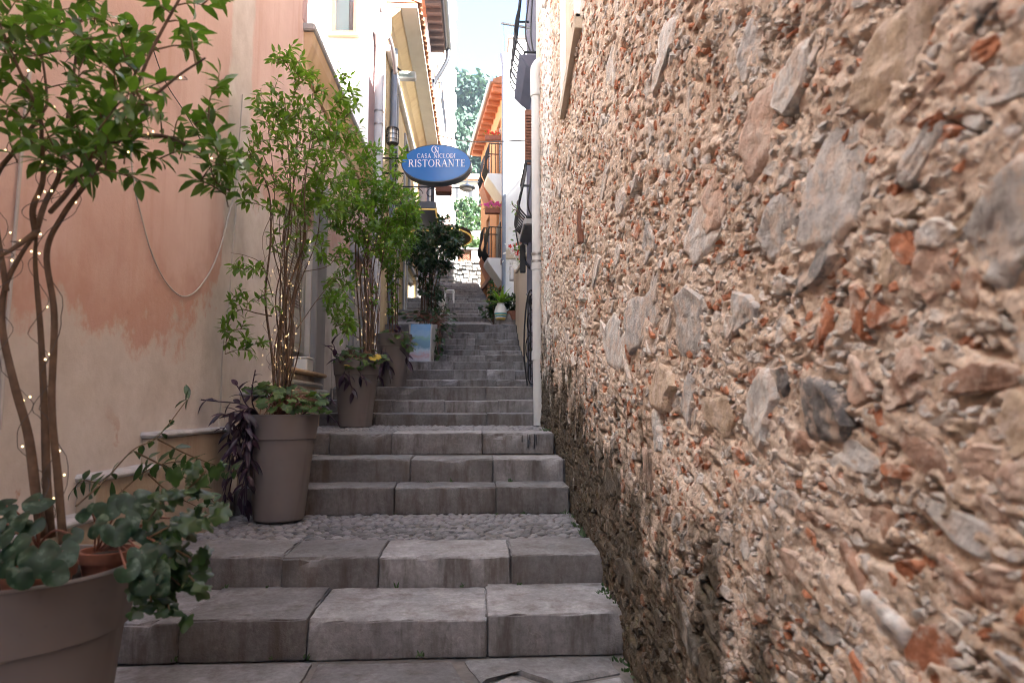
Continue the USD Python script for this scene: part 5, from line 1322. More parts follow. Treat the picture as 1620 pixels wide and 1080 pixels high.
def pot_mesh(parent, loc, s=1.0, rr=.23, h=.66, rb=.155, soil=-.06):
    loc = np.asarray(loc, float)
    zc = h * .76
    pr = [(0, 0), (rb * .94, 0), (rb, .012), (rr * .885, zc - .004), (rr * .885 + .004, zc + .004), (rr * .93, zc + .007), (rr * .985, h - .012), (rr, h - .004), (rr - .003, h), (rr - .02, h), (rr - .024, h - .006), (rr * .86, h - .10), (rr * .84, h - .14)]
    obj("body", MB().lathe(np.array(pr) * s, loc, 56), M["pot"], parent, smooth=28)
    obj("soil", MB().lathe([(rr * .87 * s, (h + soil) * s), (rr * .5 * s, (h + soil + .02) * s), (0, (h + soil + .025) * s)], loc, 24), M["soil"], parent, smooth=True)


POTS = [((-1.185, 1.86, -.029), "big taupe plastic pot cut by the left edge in the foreground", 0),
        ((W(443, 760, 4.84)[0], 4.84, .292), "tall taupe plastic pot on the cobbled landing", 1.08),
        ((W(563, 630, 7.34)[0], 7.34, .846), "taupe plastic pot standing between two others below the grey jamb", 1.08),
        ((W(622, 575, 9.02)[0], 9.02, 1.31), "taupe plastic pot furthest up the steps beside the picture board", 1.06)]
for loc, lab, s in POTS:
    t_ = root("plant_pot", lab, "plant pot", loc, "tall taupe pots along the left wall"); pot_mesh(t_, loc, s) if s else pot_mesh(t_, loc, 1.0, .290, .675, .205)

# ================================================================== LEAVES
SHAPES = {"lance": [(0, 0), (.18, .62), (.45, 1.0), (.75, .66), (1, 0)], "oval": [(0, 0), (.15, .7), (.42, 1.0), (.75, .78), (1, 0)], "strap": [(0, .45), (.25, 1.0), (.5, .95), (.8, .5), (1, 0)]}


def leaf(p, d, n, L, Wd, shape="lance", fold=.25, curl=.25):
    """One leaf: a folded, curled blade of 12 triangles with its stalk end at p."""
    d = d / np.linalg.norm(d); n = n - d * (n @ d); n = n / (np.linalg.norm(n) + 1e-9); s = np.cross(d, n)
    V = []; st = SHAPES[shape]
    for t, w in st:
        c = p + d * (L * t) - n * (curl * L * t * t)
        if w == 0: V.append(c)
        else: V += [c - s * (Wd / 2 * w) + n * (fold * Wd / 2 * w), c, c + s * (Wd / 2 * w) + n * (fold * Wd / 2 * w)]
    if st[0][1] == 0:
        F = [[0, 2, 1], [0, 3, 2]]; b = 1
    else: F = []; b = 0
    rows = (len(V) - b - 1) // 3
    for r in range(rows - 1):
        i = b + 3 * r; F += [[i, i + 1, i + 4], [i, i + 4, i + 3], [i + 1, i + 2, i + 5], [i + 1, i + 5, i + 4]]
    i = b + 3 * (rows - 1); F += [[i, i + 1, len(V) - 1], [i + 1, i + 2, len(V) - 1]]
    return np.array(V), np.array(F)


def disc_leaf(p, n, up, R, lobes=0, notch=.5, wave=.1, seed=0, cup=.18):
    """Round or heart-shaped leaf (cyclamen, geranium, ivy) around its stalk point p."""
    n = n / np.linalg.norm(n); up = up - n * (up @ n); up /= np.linalg.norm(up) + 1e-9; s = np.cross(up, n)
    k = 22; V = [p]; r_ = RNG(seed)
    ph = r_.uniform(0, 6)
    for ring in (.55, 1.0):
        for i in range(k):
            a = 2 * math.pi * i / k
            rad = 1.0
            da = min(a, 2 * math.pi - a)                     # 0 = notch side
            rad *= 1 - notch * math.exp(-(da / .32) ** 2)
            rad *= 1 + .28 * max(0, -math.cos(a)) ** 6
            if lobes: rad *= 1 + .14 * math.cos(lobes * (a - math.pi))
            rad *= ring
            q = p - up * (math.cos(a) * rad * R) + s * (math.sin(a) * rad * R) + n * R * (cup * (ring ** 2 - .3) * -1 + wave * ring * math.sin(3 * a + ph))
            V.append(q)
    F = [[0, 1 + i, 1 + (i + 1) % k] for i in range(k)]
    for i in range(k):
        j = (i + 1) % k; F += [[1 + i, 1 + k + i, 1 + k + j], [1 + i, 1 + k + j, 1 + j]]
    return np.array(V), np.array(F)


def fast_leaf(name, v, f, m, parent, smooth=True):
    obj(name, (v, f), M[m], parent, smooth=smooth)


def grow(stems, targets, rnd, leafL, leafW, spacing, up=.45, droop=.15, twig_r=.0022, start=.25, shape="lance", sizevar=.25):
    """Twigs from the stems to each target, with paired leaves along them. Returns (twigs, leaves)."""
    nodes = np.vstack([np.array(s)[len(s) // 4:] for s in stems]); tw = MB(); lv = []
    tg = np.asarray(targets); d0 = np.array([np.min(np.linalg.norm(nodes - t, axis=1)) for t in tg]); extra = []
    for i in np.argsort(d0):
        t = tg[i]; cand_ = nodes if not extra else np.vstack([nodes, np.array(extra)])
        dd = np.linalg.norm(cand_ - t, axis=1) + np.maximum(0, cand_[:, 2] - t[2] + .02) * 1.2
        b = cand_[np.argmin(dd)]; L = np.linalg.norm(t - b)
        if L < .03: b = b - [0, 0, .05]; L = np.linalg.norm(t - b)
        mid = b + (t - b) * .5 + np.array([rnd.normal(0, .08), rnd.normal(0, .08), up * .25 + rnd.normal(0, .04)]) * L
        c = spline([b, mid, t], max(3, int(L / .05)))
        tw.tube(c, np.linspace(twig_r * (1 + L * 2), twig_r * .5, len(c)), 4, caps=False)
        extra.append(c[len(c) // 2]); extra.append(c[int(len(c) * .8)])
        seg = np.linalg.norm(np.diff(c, axis=0), axis=1); acc = np.r_[0, np.cumsum(seg)]
        s = max(acc[-1] * start, acc[-1] - .45) ; ph = rnd.uniform(0, 6.28)
        while s <= acc[-1] + 1e-6:
            p = np.array([np.interp(s, acc, c[:, k]) for k in range(3)]); j = min(len(c) - 2, int(np.searchsorted(acc, s))); td = c[j + 1] - c[j]; td /= np.linalg.norm(td) + 1e-9
            n1, n2 = cframe(td)
            ph += math.pi / 2 + rnd.normal(0, .3)
            for sd in (0, math.pi):
                if rnd.rand() < .12: continue
                a = ph + sd; out = n1 * math.cos(a) + n2 * math.sin(a)
                d = td * .55 + out * .8 + np.array([0, 0, -droop]) + rnd.normal(0, .18, 3)
                nn = np.array([0, 0, 1.0]) + rnd.normal(0, .35, 3) + td * .3
                k = rnd.uniform(1 - sizevar, 1 + sizevar)
                lv.append((p, d, nn, leafL * k, leafW * k * rnd.uniform(.85, 1.15), shape))
            s += spacing * rnd.uniform(.7, 1.3)
        lv.append((t, td + rnd.normal(0, .2, 3), np.array([0, 0, 1.0]) + rnd.normal(0, .4, 3), leafL, leafW, shape))
    return tw, lv


def ellipse_targets(spec, rnd):
    out = []
    for px, py, rx, ry, Y, dy, n in spec:
        for _ in range(n):
            a, r = rnd.uniform(0, 2 * math.pi), math.sqrt(rnd.rand())
            out.append(PW(px + rx * r * math.cos(a), py + ry * r * math.sin(a), Y + rnd.normal(0, dy)))
    return np.array(out)


def shrub(name, label, cat, loc, stems_px, spec, seed, leafL, leafW, spacing, mleaf, radii, nparts=300, group=None, dy=.05, **kw):
    rnd = RNG(seed); t_ = root(name, label, cat, loc, group); stems = []
    for i, (pts, r0) in enumerate(stems_px):
        c = spline([PW(*p) for p in pts], 8); stems.append(c)
        rr_ = np.linspace(r0, r0 * .32, len(c)) * (1 + .12 * (fbm(c * 14, 2, seed + i) - .5))
        obj("stem", MB().tube(c, rr_, 8), M["bark"], t_, smooth=True)
    tg = ellipse_targets(spec, rnd)
    tw, lv = grow(stems, tg, rnd, leafL, leafW, spacing, **kw)
    obj("twigs", tw, M["twig"], t_, smooth=True, kind="stuff")
    # nearest, largest leaves one by one, the rest as one part
    order = np.argsort([-(l[3] / max(.3, l[0][1])) + rnd.rand() * .004 for l in lv]); rest = MB()
    for k, i in enumerate(order):
        v, f = leaf(*lv[i])
        if k < nparts: fast_leaf("leaf", v, f, mleaf, t_)
        else: rest.add(v, f)
    if rest.n: obj("foliage", rest, M[mleaf], t_, smooth=True, kind="stuff")
    return t_, stems, lv


# ------------------------------------------------------------------ front shrub
Y0 = 1.86
def q(px, py, dy=0): return (px, py, Y0 + dy)
st1 = [([q(68, 850), q(58, 790), q(45, 690), q(22, 605), q(4, 520, .02), q(8, 455, .03), q(35, 400, .02), q(58, 370, .0)], 0.0139),
       ([q(80, 850, .03), q(74, 760, .03), q(70, 640, .03), q(64, 520, .02), q(56, 420, .02), q(58, 360, 0)], 0.0126),
       ([q(100, 860, -.02), q(92, 760, -.02), q(82, 640, -.03), q(86, 500, -.02), q(74, 400, -.03), q(100, 340, -.05), q(140, 285, -.06), q(178, 222, -.08), q(215, 140, -.1), q(245, 70, -.1), (300, -30, 1.75)], 0.0105),
       ([q(58, 362), q(72, 320, .04), q(96, 270, .06), q(108, 180, .1), q(120, 90, .12), (130, -20, 1.95)], 0.0088),
       ([q(56, 368), q(52, 330, -.04), q(68, 285, -.05), q(66, 225, -.08), q(62, 180, -.1), q(30, 110, -.14), (0, 40, 1.68)], 0.0084),
       ([q(10, 460, .02), q(-10, 300, .02), q(30, 230, 0), q(66, 180, 0), q(74, 150, .03), (60, 40, 1.95)], 0.0080),
       ([q(80, 335, -.02), q(110, 300, -.12), q(160, 225, -.16), q(200, 180, -.2), q(245, 150, -.22), q(285, 118, -.24), (325, 92, 1.6)], 0.0071),
       ([q(178, 225, -.08), q(225, 215, .0), q(275, 220, .05), q(320, 250, .1), (365, 290, 2.0)], 0.0059),
       ([q(60, 365), q(10, 400, -.1), (-40, 420, 1.7)], 0.0080)]
sp1 = [(85, 70, 105, 75, 1.80, .14, 29), (60, 190, 80, 55, 1.72, .12, 13), (155, 150, 75, 80, 1.75, .12, 23), (115, 240, 70, 45, 1.78, .1, 15), (190, 40, 90, 50, 1.85, .12, 14), (25, 120, 55, 90, 1.75, .14, 13), (150, 190, 55, 50, 1.68, .08, 12),
       (255, 45, 70, 45, 1.8, .1, 7), (230, 180, 50, 60, 1.72, .1, 9), (335, 235, 48, 62, 1.95, .08, 18), (370, 275, 30, 40, 2.0, .06, 8), (345, 120, 32, 45, 1.9, .05, 5), (300, 215, 45, 40, 1.9, .06, 7), (225, 265, 40, 22, 1.85, .05, 5), (350, 8, 25, 10, 1.8, .02, 2), (0, 40, 40, 60, 1.75, .1, 8)]
shrub1, stems1, _ = shrub("potted_shrub", "big leafy shrub with bare forked stems and tiny lights in the foreground pot", "shrub", (-1.185, 1.86, .62), st1, sp1, 101, .050, .0215, .021, "leaf_front", None, start=.35, twig_r=.0022, shape="lance", group=None)

# ------------------------------------------------------------------ second shrub (landing pot)
Y0 = 4.62
rs2 = RNG(9)
st2 = []
for k in range(9):
    a, b = 418 + 5.5 * k, 400 + 17 * k
    x1, x2_ = 432 + 4 * k + rs2.uniform(-8, 8), 428 + 9 * k + rs2.uniform(-8, 8)
    st2.append(([(436 + 2.2 * k, 640, 4.62 + rs2.normal(0, .02)), (430 + 4 * k, 560, 4.62 + rs2.normal(0, .03)), (x1 + rs2.uniform(-6, 6), 470, 4.62 + rs2.normal(0, .04)), (x2_, 380, 4.6 + rs2.normal(0, .05)), (x2_ + rs2.uniform(-8, 10), 300, 4.6 + rs2.normal(0, .07)), (b + rs2.uniform(-10, 10), 190 + rs2.uniform(-40, 60), 4.6 + rs2.normal(0, .08))], .0105 if k % 3 == 0 else .0062))
for k in range(12):
    a = 436 + 34 * rs2.rand(); b = 425 + 62 * rs2.rand(); m_ = (a + b) / 2 + rs2.uniform(-9, 9)
    st2.append(([(436 + 16 * rs2.rand(), 640, 4.62 + rs2.normal(0, .03)), (m_ + rs2.uniform(-8, 8), 560 + rs2.uniform(-25, 25), 4.6 + rs2.normal(0, .05)), (m_ + rs2.uniform(-8, 8), 480 + rs2.uniform(-25, 25), 4.6 + rs2.normal(0, .05)), (b, 400 + rs2.uniform(-30, 30), 4.6 + rs2.normal(0, .06)), (b + rs2.uniform(-12, 12), 330 + rs2.uniform(-40, 30), 4.6 + rs2.normal(0, .08))], .0055))
st2 += [([(430, 500, 4.6), (405, 495, 4.55), (380, 490, 4.5), (362, 510, 4.45), (356, 560, 4.42)], .005), ([(432, 470, 4.6), (415, 420, 4.52), (390, 405, 4.45), (365, 400, 4.42)], .004),
        ([(435, 330, 4.55), (415, 380, 4.5), (428, 440, 4.6)], .0025), ([(480, 430, 4.6), (520, 420, 4.6), (540, 390, 4.65)], .0035), ([(470, 520, 4.6), (505, 470, 4.7), (535, 440, 4.75), (560, 460, 4.8)], .0035), ([(440, 300, 4.6), (405, 230, 4.55), (385, 290, 4.5)], .004)]
sp2 = [(455, 150, 60, 60, 4.6, .14, 70), (430, 230, 42, 55, 4.55, .12, 42), (490, 230, 55, 65, 4.62, .14, 70), (455, 90, 28, 22, 4.6, .06, 14), (545, 130, 22, 35, 4.75, .06, 18), (545, 200, 32, 50, 4.7, .1, 38), (470, 310, 55, 42, 4.6, .12, 52), (520, 300, 45, 45, 4.7, .1, 38), (470, 375, 45, 35, 4.6, .1, 24),
       (402, 470, 40, 26, 4.5, .05, 14), (376, 515, 24, 36, 4.45, .04, 14), (400, 545, 26, 20, 4.45, .03, 7), (390, 420, 30, 18, 4.45, .04, 10), (520, 400, 30, 22, 4.65, .05, 10), (530, 465, 30, 28, 4.75, .05, 16), (400, 300, 22, 30, 4.55, .05, 12), (545, 520, 20, 22, 4.8, .04, 9)]
shrub2, stems2, _ = shrub("potted_shrub", "tall airy shrub with many thin upright stems in the pot on the cobbled landing", "shrub", (POTS[1][0][0], 4.84, .96), st2, sp2, 202, .062, .024, .030, "leaf_mid", None, start=.2, twig_r=.0024, up=.5)

# ------------------------------------------------------------------ third and fourth shrubs
rs3 = RNG(19); st3 = []
for k in range(8):
    st3.append(([(572 + 2.6 * k, 575, 6.95 + rs3.normal(0, .03)), (570 + 3.4 * k + rs3.uniform(-4, 4), 500, 6.95 + rs3.normal(0, .04)), (566 + 5 * k + rs3.uniform(-5, 5), 420, 6.95 + rs3.normal(0, .06)), (560 + 8 * k + rs3.uniform(-6, 6), 350, 6.95 + rs3.normal(0, .07)), (548 + 13 * k, 280, 6.95 + rs3.normal(0, .1))], .0105 if k % 3 == 0 else .007))
for k in range(12):
    a = 574 + 24 * rs3.rand(); b = 566 + 42 * rs3.rand()
    st3.append(([(574 + 18 * rs3.rand(), 575, 6.95 + rs3.normal(0, .04)), (a, 510 + rs3.uniform(-20, 20), 6.95 + rs3.normal(0, .06)), (a + rs3.uniform(-6, 6), 450 + rs3.uniform(-20, 20), 6.95 + rs3.normal(0, .06)), (b, 390 + rs3.uniform(-30, 20), 6.95 + rs3.normal(0, .08))], .0065))
st3 += [([(575, 540, 6.9), (545, 520, 6.8), (525, 500, 6.7), (520, 470, 6.7)], .005), ([(580, 500, 6.9), (552, 470, 6.75), (530, 440, 6.7)], .004)]
sp3 = [(582, 450, 16, 60, 6.95, .1, 8), (585, 290, 50, 45, 6.95, .2, 133), (620, 330, 45, 40, 7.0, .2, 114), (560, 350, 36, 34, 6.9, .15, 76), (600, 375, 40, 26, 6.95, .15, 65), (640, 350, 24, 24, 7.2, .12, 46), (628, 245, 20, 14, 7.1, .06, 13), (575, 235, 28, 20, 6.9, .1, 23), (528, 330, 22, 35, 6.8, .1, 30), (525, 480, 16, 40, 6.7, .06, 30), (545, 440, 22, 20, 6.75, .05, 15), (540, 400, 18, 15, 6.8, .05, 11), (548, 510, 18, 20, 6.8, .05, 15)]
shrub3, stems3, _ = shrub("potted_shrub", "bushy bright green shrub with dark bundled stems in the third pot up the steps", "shrub", (POTS[2][0][0], 7.34, 1.50), st3, sp3, 303, .072, .030, .034, "leaf_bright", None, nparts=200, start=.2, twig_r=.003)
rs4 = RNG(29); st4 = []
for k in range(5):
    st4.append(([(618 + 2.5 * k, 540, 8.72 + rs4.normal(0, .03)), (616 + 3 * k + rs4.uniform(-3, 3), 470, 8.72 + rs4.normal(0, .04)), (612 + 5 * k, 400, 8.72 + rs4.normal(0, .06)), (604 + 9 * k, 340, 8.72 + rs4.normal(0, .1))], .009))
sp4 = [(632, 375, 30, 34, 8.72, .2, 110), (610, 390, 22, 40, 8.6, .15, 60), (622, 425, 14, 22, 8.7, .1, 32), (645, 335, 22, 20, 8.9, .1, 32), (622, 480, 7, 40, 8.7, .06, 28)]
shrub4, stems4, _ = shrub("potted_shrub", "slim bright shrub wound with leaves and lights in the last taupe pot", "shrub", (POTS[3][0][0], 9.02, 1.95), st4, sp4, 404, .075, .034, .04, "leaf_bright", None, nparts=60, start=.25, twig_r=.003)
# fifth, dark shrub behind the picture board
rs5 = RNG(39); st5 = []
for k in range(9):
    st5.append(([(664 + 3.6 * k, 520, 11.4 + rs5.normal(0, .05)), (664 + 3.6 * k + rs5.uniform(-4, 4), 470, 11.4 + rs5.normal(0, .06)), (662 + 4.2 * k + rs5.uniform(-4, 4), 430, 11.4 + rs5.normal(0, .08)), (652 + 7.4 * k, 390, 11.4 + rs5.normal(0, .15))], .014))
sp5 = [(690, 385, 44, 30, 11.4, .3, 264), (665, 400, 26, 26, 11.3, .2, 96), (712, 372, 22, 16, 11.5, .15, 72), (720, 395, 16, 12, 11.5, .15, 38), (690, 420, 26, 14, 11.4, .2, 58), (672, 440, 12, 26, 11.4, .12, 43), (690, 470, 18, 26, 11.4, .15, 58), (700, 345, 12, 8, 11.4, .1, 14)]
shrub5, stems5, _ = shrub("potted_shrub", "dense dark green shrub with thick bundled stems above the picture board", "shrub", (-1.1, 11.4, 2.5), st5, sp5, 505, .085, .038, .045, "leaf_deep", None, nparts=0, start=.2, twig_r=.004)
# dark leaves of its planter
bp = W(690, 515, 10.9)
pb = root("planter_box", "grey square planter under the dark shrub behind the picture board", "planter", (bp[0], 10.9, 1.85))
xb0, xb1 = W(646, 540, 10.8)[0], W(691, 540, 10.8)[0]
zb = 1.906 - .16
zt_ = W(690, 513, 10.8)[2]
mb = MB(); mb.hull([(xb0, 10.8, zt_), (xb1, 10.8, zt_), (xb0, 11.4, zt_), (xb1, 11.4, zt_), (xb0 + .05, 10.84, zb), (xb1 - .06, 10.84, zb), (xb0 + .05, 11.36, zb), (xb1 - .06, 11.36, zb)])
obj("box", mb, M["grey_paint"], pb)
obj("soil", MB().box(xb0 + .03, xb1 - .03, 10.83, 11.37, zt_ + .002, zt_ + .012), M["soil"], pb)


def clump(name, label, cat, center, spec, seed, m, L, Wd, nparts=60, shape="oval", group=None, stalk="petiole", lift=.5):
    """Low planting: leaves on stalks rising from around a centre to targets."""
    rnd = RNG(seed); t_ = root(name, label, cat, center, group); tg = ellipse_targets(spec, rnd); tw = MB(); rest = MB()
    tg = tg[np.argsort(tg[:, 1])]
    for k, t in enumerate(tg):
        b = np.asarray(center) + [rnd.normal(0, .05), rnd.normal(0, .05), 0]
        mid = (b + t) / 2 + [0, 0, lift * np.linalg.norm(t - b) * .3]; tw.tube(spline([b, mid, t], 4), .0022, 4, caps=False)
        d = (t - b) * [1, 1, .3] + rnd.normal(0, .06, 3) + [0, 0, -.02]
        v, f = leaf(t, d, np.array([0, -.2, 1.0]) + rnd.normal(0, .35, 3), L * rnd.uniform(.75, 1.25), Wd * rnd.uniform(.8, 1.2), shape)
        if k < nparts: fast_leaf("leaf", v, f, m, t_)
        else: rest.add(v, f)
    obj("stalks", tw, M[stalk], t_, smooth=True, kind="stuff")
    if rest.n: obj("foliage", rest, M[m], t_, smooth=True, kind="stuff")
    return t_


def round_clump(name, label, cat, center, spec, seed, m, R, lobes, nparts=80, group=None, face=(.1, -.55, 1.0), yellow=0):
    rnd = RNG(seed); t_ = root(name, label, cat, center, group); tg = ellipse_targets(spec, rnd); tw = MB(); rest = MB(); tg = tg[np.argsort(tg[:, 1])]
    for k, t in enumerate(tg):
        b = np.asarray(center) + [rnd.normal(0, .06), rnd.normal(0, .06), 0]
        mid = (b + t) / 2 + [0, 0, .08]; tw.tube(spline([b, mid, t], 5), .0024, 5, caps=False)
        n = np.array(face) + rnd.normal(0, .38, 3); out = (t - b) * [1, 1, .2] + [0, 0, -.03] + rnd.normal(0, .05, 3)
        v, f = disc_leaf(t, n, out, R * rnd.uniform(.7, 1.2), lobes, .45, .12, seed * 31 + k)
        if k < nparts: fast_leaf("leaf", v, f, "leaf_yellow" if k in range(8, 8 + yellow) else m, t_)
        else: rest.add(v, f)
    obj("stalks", tw, M["petiole"], t_, smooth=True, kind="stuff")
    if rest.n: obj("foliage", rest, M[m], t_, smooth=True, kind="stuff")
    return t_


# geranium-like planting in the pots
round_clump("geranium", "green geranium spilling over the rim of the pot on the cobbled landing", "plant", (POTS[1][0][0], 4.84, .96), [(455, 632, 62, 22, 4.52, .10, 46), (500, 640, 26, 20, 4.5, .07, 16), (410, 615, 24, 16, 4.55, .06, 9), (440, 612, 30, 12, 4.6, .08, 10)], 61, "leaf_geranium", .034, 7, 80)
round_clump("geranium", "green geranium with two yellowed leaves in the third pot up the steps", "plant", (POTS[2][0][0], 7.34, 1.50), [(562, 562, 40, 16, 6.85, .1, 46), (590, 568, 20, 10, 6.8, .06, 14), (560, 576, 14, 8, 6.72, .03, 6)], 62, "leaf_geranium", .042, 7, 66, yellow=3)
round_clump("geranium", "green geranium in the last taupe pot beside the picture board", "plant", (POTS[3][0][0], 9.02, 1.95), [(622, 532, 28, 11, 8.65, .1, 34), (648, 545, 10, 12, 8.5, .05, 9)], 63, "leaf_geranium", .048, 7, 43)
clump("dark_foliage", "dark round leaved plant trailing over the planter right of the picture board", "plant", (bp[0], 11.0, zt_ + .03), [(690, 500, 32, 12, 10.9, .15, 60), (705, 515, 10, 22, 10.75, .06, 26), (694, 540, 7, 26, 10.72, .05, 26), (660, 500, 26, 8, 10.9, .1, 26)], 64, "leaf_deep", .085, .06, 0)

# purple trailing plants
def purple(label, center, spec, seed, L=.11, Wd=.030, nparts=80):
    rnd = RNG(seed); t_ = root("purple_trailing_plant", label, "plant", center); tw = MB(); rest = MB(); cnt = 0
    for px, py, ex, ey, Y, n in spec:                    # a stem from the centre, ending at a pixel, with n leaves
        e = PW(ex, ey, Y); s0 = PW(px, py, Y + .04); c = spline([np.asarray(center), s0, (s0 + e) / 2 + rnd.normal(0, .015, 3), e], 6)
        tw.tube(c, .0042, 5, caps=False)
        for k in range(n):
            u = .35 + .65 * (k + .5) / n; i = min(len(c) - 2, int(u * (len(c) - 1))); td = c[i + 1] - c[i]; td /= np.linalg.norm(td) + 1e-9
            n1, n2 = cframe(td); a = k * 2.4 + rnd.uniform(0, 1); out = n1 * math.cos(a) + n2 * math.sin(a)
            d = td * .7 + out * .9 + [0, 0, -.15]
            v, f = leaf(c[i], d, np.array([0, -.4, 1.0]) + rnd.normal(0, .3, 3), L * rnd.uniform(.7, 1.2), Wd * rnd.uniform(.85, 1.2), "strap", .35, .35)
            cnt += 1
            if cnt <= nparts: fast_leaf("leaf", v, f, "leaf_purple", t_)
            else: rest.add(v, f)
    obj("stems", tw, M["leaf_purple"], t_, smooth=True)
    if rest.n: obj("foliage", rest, M["leaf_purple"], t_, smooth=True, kind="stuff")


pu = [(400, 640, 404, 585, 4.45, 4), (385, 640, 318, 632, 4.35, 5), (380, 650, 345, 655, 4.3, 5), (390, 640, 372, 605, 4.4, 4), (395, 645, 352, 680, 4.33, 6)]
for k in range(15): 
    r_ = RNG(700 + k); x = 352 + 50 * r_.rand(); pu.append((388 + 10 * r_.rand(), 650, x, 690 + 128 * r_.rand(), 4.32 + .14 * r_.rand(), 8))
purple("dark purple trailing plant hanging to the ground left of the landing pot", (POTS[1][0][0] - .13, 4.78, .99), pu, 71, .105, .03, 110)
purple("small dark purple sprig drooping over the front of the third pot", (POTS[2][0][0] - .04, 7.22, 1.53), [(552, 590, 560, 625, 6.68, 5), (545, 588, 545, 605, 6.66, 4), (570, 590, 572, 600, 6.66, 3), (540, 575, 527, 560, 6.7, 3), (528, 560, 524, 540, 6.72, 3)], 72, .14, .042, 30)
purple("dark purple leaves hanging between the third and the last taupe pots", (POTS[3][0][0] - .06, 8.9, 1.98), [(606, 555, 612, 585, 8.45, 5), (604, 555, 600, 600, 8.45, 6), (610, 560, 622, 600, 8.42, 5), (640, 560, 646, 580, 8.45, 4), (630, 530, 634, 520, 8.5, 4)], 73, .16, .045, 30)
purple("dark purple stems arching over the right rim of the landing pot", (POTS[1][0][0] + .14, 4.76, .99), [(505, 640, 532, 668, 4.5, 3), (510, 632, 530, 640, 4.5, 3)], 74, .07, .018, 10)

# ------------------------------------------------------------------ foreground pot planting
zr = .645


def clay_pot(label, x, y, z, r, h):
    t_ = root("clay_pot", label, "flower pot", (x, y, z))
    pr = [(0, 0), (r * .68, 0), (r * .9, h * .74), (r * .9, h * .75), (r, h * .76), (r * 1.02, h * .98), (r * .99, h), (r * .9, h), (r * .87, h * .8)]
    obj("body", MB().lathe(pr, (x, y, z), 36), M["terracotta"], t_, smooth=30)
    obj("soil", MB().lathe([(r * .88, h * .86), (r * .4, h * .9), (0, h * .9)], (x, y, z), 20), M["soil"], t_, smooth=True)


c1, c2_ = W(172, 868, 1.96), W(60, 895, 1.82)
clay_pot("terracotta flower pot sunk in the right of the big foreground pot", c1[0], c1[1], c1[2] - .12, .072, .12)
clay_pot("terracotta flower pot hidden under marbled leaves at left of the foreground pot", c2_[0], c2_[1], c2_[2] - .115, .085, .12)


def cyclamen(label, center, leaves, seed):
    rnd = RNG(seed); t_ = root("cyclamen", label, "plant", center); tw = MB()
    for k, (px, py, Y, Rpx, tilt, roll) in enumerate(leaves):
        p = W(px, py, Y); R = Rpx * Y / 1080.0
        b = np.asarray(center) + [rnd.normal(0, .015), rnd.normal(0, .015), 0]
        tw.tube(spline([b, (b + p) / 2 + [0, 0, .035], p], 6), .0026, 6, caps=False)
        n = np.array([rnd.normal(0, .2) + roll, -math.sin(tilt), math.cos(tilt)]); up = np.array([(p - b)[0], (p - b)[1] - .02, -.03])
        v, f = disc_leaf(p, n, up, R * .82, 0, .6, .12, seed * 17 + k, rnd.uniform(.15, .5)); fast_leaf("leaf", v, f, "leaf_marbled", t_)
    obj("stalks", tw, M["petiole"], t_, smooth=True, kind="stuff")


cyclamen("cyclamen with large marbled heart leaves at the right of the foreground pot", (c1[0], c1[1], c1[2] - .0),
         [(170, 800, 1.82, 26, 1.0, 0), (215, 790, 1.84, 32, .8, .2), (200, 825, 1.78, 24, 1.0, 0), (150, 830, 1.74, 24, .9, -.2), (182, 838, 1.72, 26, 1.1, 0), (225, 875, 1.66, 26, .9, .1), (200, 900, 1.62, 24, .9, 0), (232, 842, 1.8, 24, .6, .3), (255, 860, 1.75, 24, .7, .3), (270, 835, 1.85, 20, .6, .2), (290, 820, 1.9, 22, .5, .3), (245, 905, 1.68, 26, 1.1, .3), (222, 920, 1.63, 24, 1.2, .2), (265, 885, 1.76, 22, .9, .3), (135, 808, 1.85, 20, .8, -.3), (250, 925, 1.66, 20, 1.2, .3), (240, 812, 1.9, 18, .6, 0)], 81)
cyclamen("cyclamen with marbled leaves drooping over the left rim of the foreground pot", (c2_[0], c2_[1], c2_[2] + .02),
         [(62, 790, 1.8, 26, .5, 0), (20, 822, 1.72, 28, .9, -.2), (60, 876, 1.58, 34, 1.0, 0), (100, 872, 1.60, 26, .9, .2), (20, 865, 1.6, 30, 1.0, -.2), (85, 905, 1.56, 24, 1.2, .1), (30, 905, 1.56, 26, 1.2, -.1), (0, 850, 1.62, 26, .8, -.3), (5, 890, 1.58, 26, 1.1, -.2), (50, 830, 1.74, 22, .8, 0), (-15, 830, 1.66, 24, .8, -.3), (115, 845, 1.72, 18, .8, .2), (10, 800, 1.8, 22, .7, -.2)], 82)
# ivy tumbling from the right of the foreground pot
rnd = RNG(83)
iv = root("ivy", "green ivy tumbling over the right side of the foreground pot towards the step", "ivy", (c1[0] + .05, 1.8, zr)); tw = MB(); rest = MB(); k = 0
for a in [[(225, 860), (265, 880), (290, 900), (325, 940)], [(230, 850), (275, 850), (300, 830), (345, 805)], [(220, 880), (250, 915), (262, 945), (268, 965)], [(215, 890), (235, 930), (240, 955)], [(230, 830), (260, 790), (300, 770), (325, 745)], [(225, 845), (280, 870), (315, 890)], [(228, 870), (262, 905), (285, 925)], [(235, 850), (285, 825), (318, 822)]]:
    c = spline([W(x, y, 1.80 - .03 * i + rnd.normal(0, .02)) for i, (x, y) in enumerate(a)], 7); tw.tube(c, .0022, 5, caps=False)
    for i in range(3, len(c), 2):
        for _ in range(2):
            p = c[i] + rnd.normal(0, .018, 3); v, f = disc_leaf(p, np.array([.2, -.7, .8]) + rnd.normal(0, .4, 3), np.array([.5, -.2, -.6]) + rnd.normal(0, .4, 3), rnd.uniform(.013, .024), 5, .35, .1, 900 + k); fast_leaf("leaf", v, f, "leaf_ivy", iv); k += 1
obj("stems", tw, M["twig"], iv, smooth=True)
